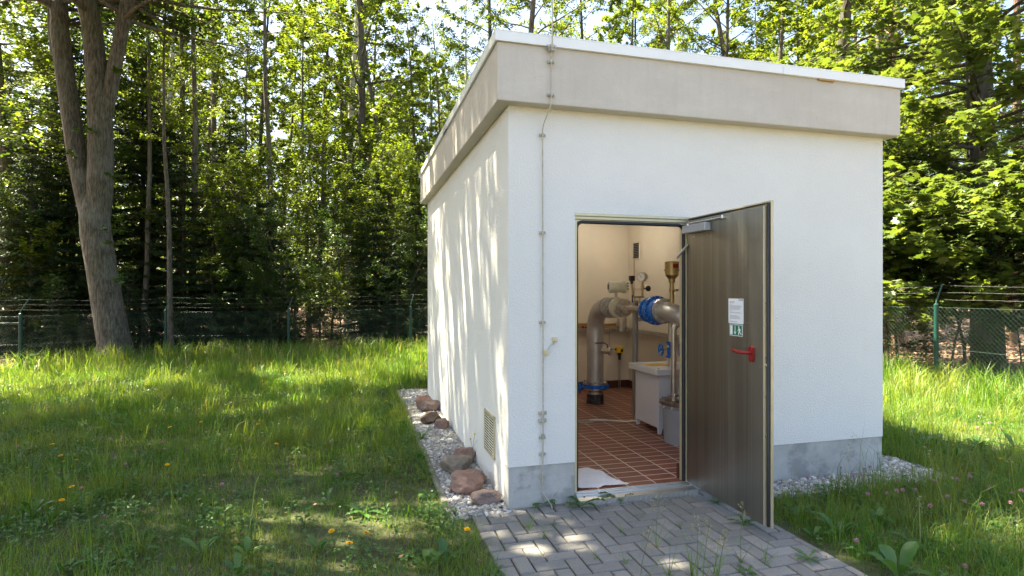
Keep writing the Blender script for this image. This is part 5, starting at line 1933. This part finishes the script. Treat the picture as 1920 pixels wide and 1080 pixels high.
# -- far wood that reads as one mass, and leaf litter
r_ = np.random.default_rng(15)
n = 90000
Yf = r_.uniform(60, 80, n); Xf = r_.uniform(-1.0, 1.0, n) * Yf
Zf = 13 * r_.random(n) ** 1.3 * (1 + .35 * np.sin(Xf * .31) + .25 * np.sin(Xf * .83 + 1))
V, F = leaf_quads(np.stack([Xf, Yf, Zf], -1), .62, r_, 1.6)
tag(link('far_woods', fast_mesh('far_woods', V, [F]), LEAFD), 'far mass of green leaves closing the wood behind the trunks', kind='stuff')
n = 60000
Yf = 13 + 30 * r_.random(n) ** 1.7; Xf = r_.uniform(-1.0, 1.0, n) * (Yf + 2)
ok = ~inside_lawn(Xf, Yf - .2)
Xf, Yf = Xf[ok], Yf[ok]
V, F = leaf_quads(np.stack([Xf, Yf, ground_z(Xf, Yf) + r_.uniform(.0, .05, len(Xf))], -1), .085, r_, .35)
LIT = leafy('dry_leaf', (0.12, 0.065, 0.035), (0.36, 0.235, 0.16), .15, .7, .2, (1.2, 1, .8))
tag(link('leaf_litter', fast_mesh('leaf_litter', V, [F]), LIT), 'brown dry leaves covering the floor of the wood', kind='stuff')
# fallen sticks in the wood
for i, (sx, Yd, L_, yaw, tilt) in enumerate(((405, 17.3, 1.6, .3, .35), (445, 18.5, 2.0, .1, .05), (735, 18, 1.5, .5, .2), (120, 17, 1.2, 2.0, .1))):
    o = thing('fallen_branch', ['fallen branch leaning up from the sunlit litter past the second post', 'long fallen branch lying flat on the sunlit litter', 'bare fallen branch near the last visible post', 'short stick in the dark litter behind the first post'][i], 'branch', (px(sx, Yd), Yd, gz(0, Yd)), yaw)
    m = MB(); rr = random.Random(i)
    m.tube([(L_ * t, .1 * math.sin(3 * t), .06 + L_ * tilt * t + rr.uniform(-.02, .02)) for t in np.linspace(0, 1, 7)], [.035, .033, .03, .026, .02, .014, .006], 6)
    m.tube([(L_ * .5, .05, .06 + L_ * tilt * .5), (L_ * .65, .3, .2 + L_ * tilt * .6), (L_ * .7, .45, .22 + L_ * tilt * .7)], [.016, .011, .004], 5)
    m.build('branch', BARKD, o)

# ------------------------------------------------------------------ grass, weeds and flowers
def m_grass(name, ca, cb, dry, trans, tcol):
    m, nt, b = new_mat(name)
    out = nt.nodes['Material Output']
    g = N(nt, 'ShaderNodeNewGeometry')
    v = coords(nt)
    col = ramp(nt, g.outputs['Random Per Island'], [(0.0, ca), (0.86, cb), (0.94, cb), (1.0, dry)])
    col = mix(nt, ramp(nt, noise(nt, v, 1.1, 4, .6), [(0.42, 0), (0.66, .55)]), col, [x * .5 + y * .5 for x, y in zip(cb, dry)])
    nt.links.new(col, b.inputs['Base Color'])
    b.inputs['Roughness'].default_value = 0.42
    b.inputs['Specular IOR Level'].default_value = 0.3
    t = N(nt, 'ShaderNodeBsdfTranslucent')
    nt.links.new(mix(nt, 1.0, col, tcol, 'MULTIPLY'), t.inputs['Color'])
    ms = N(nt, 'ShaderNodeMixShader')
    ms.inputs['Fac'].default_value = trans
    nt.links.new(b.outputs[0], ms.inputs[1]); nt.links.new(t.outputs[0], ms.inputs[2])
    nt.links.new(ms.outputs[0], out.inputs['Surface'])
    return m


GRASS = m_grass('grass_blade', (0.048, 0.135, 0.017), (0.120, 0.235, 0.036), (0.36, 0.30, 0.13), .48, (1.8, 1.5, .5))
WEED = leafy('weed_leaf', (0.040, 0.115, 0.022), (0.075, 0.165, 0.035), .35, .4, .45, (1.5, 1.4, .55))
SEED = leafy('grass_seed_head', (0.30, 0.29, 0.13), (0.45, 0.42, 0.24), .4, .7, .2, (1.2, 1.1, .7))


def lowf(x, y, s, k):
    return np.sin(x * s + k) * np.sin(y * s * 1.13 + 2 * k) + .6 * np.sin(x * s * 2.3 - y * s * 1.7 + k * 3) + .4 * np.sin(x * s * 4.1 + y * s * 3.7 + k * 5)


def open_ground(x, y):
    ok = inside_lawn(x, y)
    _, u, v = in_building(x, y)
    house_ = (u > -GW - .045) & (u < W + .40) & (v > -.33) & (v < D + .43)
    house_ &= ~((v < 0) & (u > -GW - .05) & (u < PU1 + .03) & (v < -.1) & (u < PU0))
    path_ = (u > PU0 - .01) & (u < PU1 + .01) & (v < .02) & (v > PV0)
    return ok & ~house_ & ~path_, u, v


def grass_zone(y0, y1, dens, wd, r):
    n = int(dens * ((y1 ** 2 - y0 ** 2) * 1.0 + 2.0 * (y1 - y0)))
    y = np.sqrt(r.uniform(y0 ** 2, y1 ** 2, n)); x = r.uniform(-1, 1, n) * (y * 1.0 + 1.0)
    # part of the blades stand in tussocks
    nc = max(8, n // 60)
    cy = np.sqrt(r.uniform(y0 ** 2, y1 ** 2, nc)); cx = r.uniform(-1, 1, nc) * (cy + 1.0)
    tz = r.random(n) < .42
    ci = r.integers(0, nc, n)
    ox, oy = r.normal(0, .028 + .004 * y0, n), r.normal(0, .028 + .004 * y0, n)
    x = np.where(tz, cx[ci] + ox, x); y = np.where(tz, cy[ci] + oy, y)
    big = np.where(tz, r.lognormal(.22, .35, nc)[ci], .86)
    out_a = np.where(tz, np.arctan2(oy, ox), r.uniform(0, 2 * PI, n))
    ok, u, v = open_ground(x, y)
    x, y, u, v, big, out_a = x[ok], y[ok], u[ok], v[ok], big[ok], out_a[ok]
    c1 = lowf(x, y, 1.3, 1.0); c2 = lowf(x, y, 4.3, 2.2)
    # bare, mossy ground near the path and in the trodden middle
    bare = np.exp(-((x + 1.1) ** 2 / 1.6 + (y - 4.2) ** 2 / 1.6)) * .62 + np.exp(-((u - PU1) ** 2) / .012) * (v < -.2) * .75 + np.exp(-((u - PU0) ** 2) / .008) * (v < 0) * .45
    keep = r.random(len(x)) > np.clip(bare + .16 * (c2 < -.5) + .1 * (c1 < -.6), 0, .9)
    x, y, u, v, c1, c2, bare, big, out_a = [q[keep] for q in (x, y, u, v, c1, c2, bare, big, out_a)]
    rear = np.where(x < -8.97, 14.8 + (x + 8.97) * 1.42, 14.8)
    dr = (FRX - x) * CA + (FRY - y) * SA
    edge = np.clip(1 - (rear - y) / 2.6, 0, 1) * (x < 1) + np.clip(1 - dr / 1.5, 0, 1)
    h = .085 + .045 * np.clip((y - 4) / 5, 0, 1) + .022 * c1 + .018 * c2 + .24 * np.clip(edge, 0, 1) ** 1.2
    h += .07 * np.clip((u - PU1 - .3) / 1.0, 0, 1) * (v < 0)
    h *= (1 - .5 * np.clip(bare, 0, 1)) * r.lognormal(-.08, .38, len(x)) * big
    h = np.clip(h, .025, .62)
    m = len(x)
    la = out_a + r.normal(0, .6, m)
    a = la + PI / 2 + r.normal(0, .5, m)
    bend = r.beta(1.6, 1.8, m) * 1.15 * h
    lx, ly = np.cos(la) * bend, np.sin(la) * bend
    w2 = wd * r.uniform(.6, 1.3, m) * (1 + .5 * np.clip(edge, 0, 1))
    wx, wy = np.cos(a) * w2 * .5, np.sin(a) * w2 * .5
    z = ground_z(x, y) - .012
    V = np.empty((m, 5, 3))
    V[:, 0] = np.stack([x - wx, y - wy, z], -1); V[:, 1] = np.stack([x + wx, y + wy, z], -1)
    V[:, 2] = np.stack([x + wx * .8 + lx * .3, y + wy * .8 + ly * .3, z + h * .6], -1)
    V[:, 3] = np.stack([x - wx * .8 + lx * .3, y - wy * .8 + ly * .3, z + h * .6], -1)
    V[:, 4] = np.stack([x + lx, y + ly, z + h * np.sqrt(np.clip(1 - (bend / h) ** 2 * .6, .2, 1))], -1)
    return V


r_ = np.random.default_rng(123)
Vs = np.concatenate([grass_zone(1.2, 4.6, 4400, .0036, r_), grass_zone(4.6, 7.5, 2700, .0048, r_), grass_zone(7.5, 11, 1700, .0066, r_), grass_zone(11, 15.5, 1100, .009, r_)])
m_ = len(Vs)
q = np.arange(m_)[:, None] * 5
me = fast_mesh('lawn_grass', Vs.reshape(-1, 3), [q + np.array([[0, 1, 2, 3]]), q + np.array([[3, 2, 4]])])
tag(link('lawn_grass', me, GRASS), 'uneven green grass growing over the whole lawn', kind='stuff')

# low clover and herb leaves between the blades
n = 105000
y = np.sqrt(r_.uniform(1.5 ** 2, 11 ** 2, n)); x = r_.uniform(-1, 1, n) * (y + 1)
ok, u, v = open_ground(x, y)
ok &= (lowf(x, y, 2.1, 4.0) > .35) | (r_.random(n) < .10)
x, y = x[ok], y[ok]
P = np.stack([x, y, ground_z(x, y) + r_.uniform(.01, .085, len(x))], -1)
P3 = np.repeat(P, 3, 0) + r_.normal(0, .007, (len(P) * 3, 3))
V, F = leaf_quads(P3, .024, r_, .35, .85)
tag(link('clover_leaves', fast_mesh('clover_leaves', V, [F]), WEED), 'low clover and herb leaves among the grass', kind='stuff')

# seeding grass stalks along the fences and scattered in the lawn
n = 1500
y = np.sqrt(r_.uniform(3.0 ** 2, 15 ** 2, n)); x = r_.uniform(-1, 1, n) * (y + .5)
ok, u, v = open_ground(x, y)
rear = np.where(x < -8.97, 14.8 + (x + 8.97) * 1.42, 14.8)
dr = (FRX - x) * CA + (FRY - y) * SA
ok &= ((rear - y < 2.6) & (x < 1)) | (dr < 1.6) | (r_.random(n) < .025) | ((u > 2.1) & (v < .0) & (r_.random(n) < .4))
x, y = x[ok], y[ok]
m_ = len(x)
h = r_.uniform(.28, .62, m_); a = r_.uniform(0, 2 * PI, m_); b_ = r_.uniform(.05, .35, m_) * h
z = ground_z(x, y)
tipx, tipy = x + np.cos(a) * b_, y + np.sin(a) * b_
w = .0016 + .00012 * y
V = np.stack([np.stack([x - w, y, z], -1), np.stack([x + w, y, z], -1), np.stack([tipx + w * .6, tipy, z + h], -1), np.stack([tipx - w * .6, tipy, z + h], -1)], 1).reshape(-1, 3)
F = np.arange(m_ * 4).reshape(-1, 4)
k = 12
t = r_.uniform(.70, 1.03, (m_, k))
Q = np.stack([x[:, None] + np.cos(a)[:, None] * b_[:, None] * t ** 2, y[:, None] + np.sin(a)[:, None] * b_[:, None] * t ** 2, z[:, None] + h[:, None] * t], -1) + r_.normal(0, .011, (m_, k, 3))
V2, F2 = leaf_quads(Q.reshape(-1, 3), .017, r_, 1.2, .4)
tag(link('seeding_grass', fast_mesh('seeding_grass', np.concatenate([V, V2]), [F, F2 + len(V)]), SEED), 'pale seeding grass stalks along the fences', kind='stuff')


def leaf_strip(mb, o, yaw, L, wd, rise, droop, prof, seg=7, tooth=0.0, fold=.25):
    vs, fs = [], []
    ca, sa = math.cos(yaw), math.sin(yaw)
    for i in range(seg + 1):
        t = i / seg
        s = L * t
        z = rise * L * (t - droop * t * t)
        wv = wd * prof(t) * (1 + tooth * (1 if i % 2 else -1))
        for k in (-1, 0, 1):
            vs.append((o[0] + ca * s - sa * wv * k, o[1] + sa * s + ca * wv * k, o[2] + z + (fold * wv if k else 0)))
    for i in range(seg):
        for k in (0, 1):
            fs.append((i * 3 + k, (i + 1) * 3 + k, (i + 1) * 3 + k + 1, i * 3 + k + 1))
    mb.add(vs, fs, True)


PROF_D = lambda t: (.18 + .82 * math.sin(PI * min(1, t * .82 + .02)) * (.35 + .65 * t)) * (1 - max(0, t - .8) * 4.2)
PROF_B = lambda t: max(.02, (.10 if t < .2 else 0) + (math.sin(PI * max(0, (t - .16) / .84)) ** .7 if t > .16 else 0))


def rosette(kind, seed):
    r = random.Random(seed)
    m = MB()
    if kind == 'dandelion':
        for k in range(8):
            leaf_strip(m, (0, 0, .005), k * .8 + r.uniform(-.3, .3), r.uniform(.10, .19), r.uniform(.016, .024), r.uniform(.5, 1.1), r.uniform(.5, .9), PROF_D, 11, .38)
    elif kind == 'dock':
        for k in range(6):
            leaf_strip(m, (0, 0, .0), k * 1.1 + r.uniform(-.4, .4), r.uniform(.10, .19), r.uniform(.018, .030), r.uniform(.8, 1.9), r.uniform(.35, .65), PROF_B, 9, .03, .35)
    else:
        for k in range(11):
            zz = .02 + k * .016
            leaf_strip(m, (0, 0, zz), k * 2.4, r.uniform(.05, .085), r.uniform(.012, .018), r.uniform(.3, .8), .6, PROF_B, 6, .05, .3)
        m.tube([(0, 0, 0), (0.01, 0, .1), (0, .01, .2)], [.003, .0025, .0015], 5)
    return m


WP = {}
for kind, nm in (('dandelion', 'dandelion_plant'), ('dock', 'dock_plant'), ('herb', 'herb_plant')):
    for s in range(2):
        WP[kind, s] = (rosette(kind, 900 + s), nm)
WL = {'dandelion': 'toothed dandelion leaves spread low in the lawn', 'dock': 'broad upright dock leaves standing in the lawn', 'herb': 'small leafy herb stem standing in the lawn'}
wproto = {}


def weed(kind, s, x, y, sc, yaw, label=None, z=None):
    key = (kind, s)
    if key not in wproto:
        o = WP[key][0].build(WP[key][1], WEED); wproto[key] = o
    else:
        o = wproto[key].copy(); COL.objects.link(o)
    o.location = (x, y, (gz(x, y) - .005) if z is None else z); o.rotation_euler = (0, 0, yaw); o.scale = (sc, sc, sc)
    for kk in ('group',):
        if kk in o: del o[kk]
    tag(o, label or WL[kind], kind if kind != 'herb' else 'weed')
    if label is None: o['group'] = {'dandelion': 'dandelion rosettes in the lawn', 'dock': 'dock plants in the lawn', 'herb': 'herb stems in the lawn'}[kind]
    return o


def gp_(sx, sy, h=0.0):
    Yd = 1072 * (1.6 - h) / (sy - 545)
    return px(sx, Yd), Yd


rw = random.Random(31)
for kind, pts in (('dock', [(380, 1040, 1.0), (120, 868, .9), (225, 805, .8), (262, 815, .9), (500, 820, .95), (535, 826, .8), (835, 1060, 1.0), (800, 1065, .8), (600, 1035, .8), (612, 948, .6), (365, 850, .6), (735, 775, 1.0), (760, 800, .9), (720, 790, .8), (690, 815, .7),
                            (790, 825, .8), (1575, 1005, .9), (1850, 985, 1.2), (1725, 842, 1.1), (1795, 860, 1.0), (1755, 835, .9), (1700, 830, .9), (1835, 840, 1.0), (1905, 850, 1.1), (150, 890, .7), (60, 965, .8), (1650, 985, .7)]),
                  ('dandelion', [(195, 1065, 1.1), (165, 1058, .9), (680, 965, 1.1), (795, 930, .9), (545, 905, .8), (430, 890, .8), (330, 930, .8), (1495, 965, .9), (1470, 945, .7), (1720, 1030, 1.0), (1620, 1040, .8), (90, 800, .8), (460, 930, .8), (840, 960, .7), (1400, 1075, .5)]),
                  ('herb', [(805, 985, 1.1), (825, 1000, 1.0), (850, 1030, 1.0), (420, 1000, 1.1), (455, 985, 1.0), (470, 1020, .9), (250, 930, 1.0), (230, 925, .9), (570, 990, .9), (640, 900, .9), (1545, 950, 1.0), (1610, 960, 1.0), (1690, 930, 1.0), (1780, 950, 1.0), (1840, 930, 1.0), (760, 850, .9), (740, 880, .9)])):
    for i, (sx, sy, sc) in enumerate(pts):
        x, y = gp_(sx, sy)
        weed(kind, i % 2, x, y, sc * rw.uniform(.9, 1.1), rw.uniform(0, 6))
k = 0
while k < 70:                                   # more of them all over the lawn
    yy = rw.uniform(3.0, 9.5); xx = rw.uniform(-.92, .92) * yy
    ok, u, v = open_ground(np.array([xx]), np.array([yy]))
    if ok[0] and not (.0 < u[0] < W and v[0] > 0):
        weed(('herb', 'dandelion', 'dock')[k % 3], k % 2, xx, yy, rw.uniform(.55, .95), rw.uniform(0, 6)); k += 1
x, y = gp_(1685, 1085); weed('dock', 0, x, y, 1.45, 1.2, 'largest broad dock leaves at the bottom of the lawn right of the paving')
for i, (sx, sy, sc, lb) in enumerate(((1018, 948, 1.0, 'small dandelion leaves at the foot of the plinth beside the conductor wire'), (1090, 953, 1.15, 'wide dandelion leaves growing against the checker plate step'), (1163, 938, 1.1, 'tufted toothed leaves at the middle of the step edge'),
                                       (1345, 945, .6, 'weed leaves in a paving joint below the open door'), (1395, 985, .75, 'flat weed leaves in the paving near the free edge of the door'), (1515, 1052, .6, 'spreading weed on the paving edge near the lawn'), (1410, 972, .55, 'upright weed against the bottom corner of the door'))):
    x, y = gp_(sx, sy)
    weed('dandelion' if i != 6 else 'herb', i % 2, x, y, sc, rw.uniform(0, 6), lb, .004)

# dandelion flowers and clover heads
YEL = leafy('dandelion_petal', (0.72, 0.40, 0.005), (0.85, 0.52, 0.01), .2, .6, .2, (1.1, 1, .6))
PINK = leafy('clover_petal', (0.32, 0.13, 0.19), (0.52, 0.30, 0.38), .25, .6, .2, (1.1, 1, 1))
STEM = leafy('flower_stem', (0.07, 0.14, 0.03), (0.12, 0.18, 0.05), .2, .5, .3)


def flower(name, label, cat, h, seed, clover=False):
    r = random.Random(seed)
    root = thing(name, label, cat)
    m = MB(); m.tube([(0, 0, -.02), (.01, .004, h * .5), (.0, .0, h)], [.0022, .002, .0018], 5); m.build('stem', STEM, root)
    m = MB()
    if clover:
        for k in range(42):
            th = math.acos(1 - 1.5 * (k + .5) / 42); a = k * 2.4
            d = Vector((math.sin(th) * math.cos(a), math.sin(th) * math.sin(a), math.cos(th)))
            p = Vector((0, 0, h + .004)) + d * .005
            s = d.cross(Vector((.3, .2, .9))).normalized() * .0026
            m.add([p - s, p + s, p + s * .4 + d * .0095, p - s * .4 + d * .0095], [(0, 1, 2, 3)])
    else:
        for ring, (n_, L_, up) in enumerate(((20, .020, .10), (16, .016, .35), (12, .011, .7), (7, .007, 1.2))):
            for k in range(n_):
                a = 2 * PI * (k + ring * .4) / n_ + r.uniform(-.08, .08)
                d = Vector((math.cos(a), math.sin(a), up)).normalized(); s = Vector((-math.sin(a), math.cos(a), 0)) * .0028
                p = Vector((0, 0, h + ring * .0012))
                m.add([p - s * .5, p + s * .5, p + d * L_ + s, p + d * L_ - s], [(0, 1, 2, 3)])
    m.build('flower_head', PINK if clover else YEL, root)
    return root


def grow(o, dz, k):
    for c in o.children:
        if c.name.startswith('stem'):
            c.scale = (1, 1, k)
        else:
            c.location = (0, 0, dz)


DP = [(97.7, 832.7, 'alone above the cluster near the frame edge'), (119, 853, 'topmost of the tight trio'), (116, 867, 'lowest left of the tight trio'), (137, 864, 'right one of the tight trio'), (144, 910, 'just below the tight trio beside a clover head'), (114, 936, 'lowest one near the frame edge'), (311, 868, 'alone in the shaded middle of the lawn'),
      (324, 799, 'on a bent stem among clover'), (383, 789, 'alone in the far shaded lawn'), (485, 794, 'midway between the fence and the path, upper one'), (515, 831, 'midway between the fence and the path, lower one'), (629, 990, 'small, half closed in the near lawn'), (674, 1000, 'larger, in the near lawn beside a closed one'), (651, 1021, 'nearest the viewer in the lawn'), (874, 989, 'right at the corner of the paving'),
      (222, 690, 'at the foot of the forked maple'), (385, 685, 'in the sunlit grass by the fence'), (640, 680, 'in the sunlit grass near the last post'), (1880, 860, 'in the shaded grass below the sunlit strip'), (720, 752, 'in the grass near the far gravel corner')]
df = flower('dandelion_flower', 'yellow dandelion', 'flower', .13, 1)
for i, (sx, sy, w) in enumerate(DP):
    o = df if i == 0 else copy_tree(df)
    hh = .14 if sy > 720 else .26
    x, y = gp_(sx, sy, hh + .0)
    o.location = (x, y, gz(x, y)); o.rotation_euler = (rw.uniform(-.25, .25), rw.uniform(-.1, .35), rw.uniform(0, 6)); grow(o, hh - .13, hh / .13)
    o['label'] = 'yellow dandelion ' + w; o['group'] = 'dandelion flowers in the lawn'
cf = flower('clover_flower', 'pink clover', 'flower', .12, 2, True)
CL = [(85, 762), (93, 763), (57, 768), (67, 767), (45, 776), (168, 801), (213, 823), (300, 829), (311, 831), (315, 842), (232, 822), (152, 916), (200, 971), (417, 910), (443, 922), (458, 817), (472, 824), (437, 842), (488, 818), (498, 816), (623, 828), (622, 780), (233, 870), (219, 859), (110, 890), (33, 838), (409, 780), (436, 755), (635, 890)]
CR = [(1573, 877), (1615, 881), (1632, 878), (1602, 890), (1611, 894), (1629, 925), (1646, 923), (1678, 918), (1682, 917), (1695, 904), (1707, 916), (1741, 945), (1789, 935), (1797, 938), (1824, 944), (1802, 899), (1818, 888), (1845, 913), (1893, 925), (1909, 921), (1899, 945), (1518, 900), (1622, 1013), (1742, 898), (1825, 895), (1835, 802), (1878, 806), (1815, 797), (1850, 792), (1762, 898), (1803, 1065)]
for i, (sx, sy) in enumerate(CL + CR):
    o = cf if i == 0 else copy_tree(cf)
    hh = rw.uniform(.10, .16) if i < len(CL) else rw.uniform(.14, .24)
    x, y = gp_(sx, sy, hh)
    o.location = (x, y, gz(x, y)); o.rotation_euler = (rw.uniform(-.2, .2), rw.uniform(-.2, .2), rw.uniform(0, 6)); grow(o, hh - .12, hh / .12)
    left = i < len(CL)
    o['label'] = 'small pink clover head in the lawn beside the gravel and stones' if left else 'small pink clover head in the grass in front of the plinth and fence'
    o['group'] = 'clover heads beside the stones' if left else 'clover heads in front of the plinth'

# seeding stalks on the near paving, single ones
def stalk(label, sx, sy, h, seed, lean):
    r = random.Random(seed)
    x, y = gp_(sx, sy, h)
    root = thing('grass_stalk', label, 'grass stalk', (x - lean * .6, y, 0), 0, 'seeding stalks over the paving')
    m = MB()
    pts = [(lean * .6 * t ** 2, .01 * math.sin(5 * t), h * t) for t in np.linspace(0, 1, 7)]
    m.tube(pts, [.0018, .0017, .0016, .0015, .0013, .0011, .0006], 5)
    for k in range(4):
        leaf_strip(m, (0, 0, 0), r.uniform(0, 6), r.uniform(.1, .2), .003, r.uniform(1.0, 2.0), .5, lambda t: 1.02 - t, 6)
    m.build('stem', STEM, root)
    m = MB()
    for k in range(9):
        t = .62 + .38 * k / 9
        o = Vector((lean * .6 * t * t, 0, h * t))
        L = (.075 * (1 - (t - .62) / .42)) * r.uniform(.6, 1.1) + .008
        a = r.uniform(0, 6)
        e = o + Vector((math.cos(a) * L * .8, math.sin(a) * L * .8, L * .55))
        m.tube([o, e], .0005, 3)
        for j in range(8):
            c = o.lerp(e, .45 + .6 * j / 8) + Vector((r.gauss(0, .004), r.gauss(0, .004), r.gauss(0, .004)))
            d = Vector((r.gauss(0, .4), r.gauss(0, .4), 1)).normalized() * .0055; s = Vector((d.y, -d.x, .001)).normalized() * .0022
            m.add([c - d, c + s, c + d, c - s], [(0, 1, 2, 3)])
    m.build('seed_head', SEED, root)
stalk('pale seeding grass stalk in front of the middle of the step', 1236, 925, .34, 1, .03)
stalk('drooping seeding stalk over the middle of the paving', 1222, 985, .36, 2, .10)
stalk('dense seeding stalk at the bottom of the paving', 1305, 962, .42, 3, -.02)
stalk('shorter seeding stalk beside the dense one on the paving', 1330, 972, .38, 4, .05)
stalk('seeding stalk in front of the free edge of the door', 1393, 942, .36, 5, .02)
stalk('thin seeding stalk at the bottom right of the paving', 1360, 990, .40, 6, .06)
stalk('tall pale seeding stalk in the near grass at the frame edge', 1900, 955, .42, 7, -.03)
# small grass tufts rooted in the paving joints
def tuft(label, sx, sy, h, n, seed):
    r = random.Random(seed); x, y = gp_(sx, sy)
    m = MB()
    for k in range(n):
        leaf_strip(m, (r.gauss(0, .012), r.gauss(0, .012), 0), r.uniform(0, 6), h * r.uniform(.4, .8), .0022, r.uniform(1.0, 2.6), r.uniform(.2, .6), lambda t: 1.02 - t, 6)
    o = m.build('grass_tuft', GRASS); o.location = (x, y, .002)
    tag(o, label, 'grass tuft', 'grass tufts in the paving')
for i, (sx, sy, h, n, w) in enumerate(((990, 992, .16, 14, 'near the left side of the paving'), (1018, 1010, .12, 10, 'left of the sunny spot'), (1040, 985, .08, 8, 'just above the sunny spot'), (1250, 930, .09, 9, 'against the step'), (1340, 1078, .26, 16, 'at the bottom edge below the dense stalk'), (1300, 1082, .24, 14, 'at the bottom edge in the middle'),
                                        (1255, 1085, .22, 10, 'at the bottom edge, left one'), (1200, 970, .05, 8, 'in the centre of the paving'), (1275, 990, .05, 8, 'below the open door'), (1170, 1055, .10, 8, 'low in the middle of the paving'), (1440, 1060, .12, 10, 'near the right edge of the paving'), (1120, 1050, .07, 7, 'right of the sunny spot'), (1165, 1000, .05, 7, 'between the step and the sunny spot'), (1030, 950, .16, 10, 'at the foot of the plinth'))):
    tuft('small grass tuft in a paving joint ' + w, sx, sy, h, n, 50 + i)
# the hawkweed stalk in front of the grille
hx_, hy_ = gp_(880, 905)
hw = thing('hawkweed', 'tall thin weed stalk with a yellow bud in front of the wall grille', 'flower', (hx_, hy_, 0))
m = MB(); m.tube([(0, 0, 0), (.02, 0, .15), (.03, 0, .30), (.045, 0, .40)], [.002, .002, .0016, .0012], 5); m.tube([(.032, 0, .30), (.07, 0, .36)], .001, 4); m.tube([(.03, 0, .27), (.01, 0, .36)], .001, 4); m.build('stem', STEM, hw)
m = MB(); m.ball((.045, 0, .405), .008, 8, 6, (1, 1, 1.3)); m.ball((.01, 0, .365), .006, 8, 6, (1, 1, 1.5)); m.build('bud', YEL, hw)

# dry leaves and crumbs blown onto the paving, the gravel and the short grass
n = 900
uu = np.concatenate([r_.uniform(PU0, PU1, 330), r_.uniform(-.42, 0, 110), r_.uniform(-3.5, -.3, 460)])
vv = np.concatenate([r_.uniform(-1.6, -.02, 330), r_.uniform(0, 4.8, 110), r_.uniform(-1.6, 3.0, 460)])
snap = r_.random(n) < .6                        # most crumbs settle along the joints
uu[:330] = np.where(snap[:330], np.round((uu[:330] - .02) / CEL) * CEL + .02 + r_.normal(0, .006, 330), uu[:330])
P = np.stack([OX + CA * uu - SA * vv, OY + SA * uu + CA * vv, r_.uniform(.006, .016, n) + (uu < -.3) * r_.uniform(.01, .05, n)], -1)
sz = np.where(np.arange(n) < 330, r_.uniform(.006, .018, n), r_.uniform(.012, .034, n))
V, F = leaf_quads(P, sz, r_, .3, .55)
tag(link('fallen_leaves', fast_mesh('fallen_leaves', V, [F]), LIT), 'small dry leaves and crumbs on the paving and the short grass', kind='stuff')
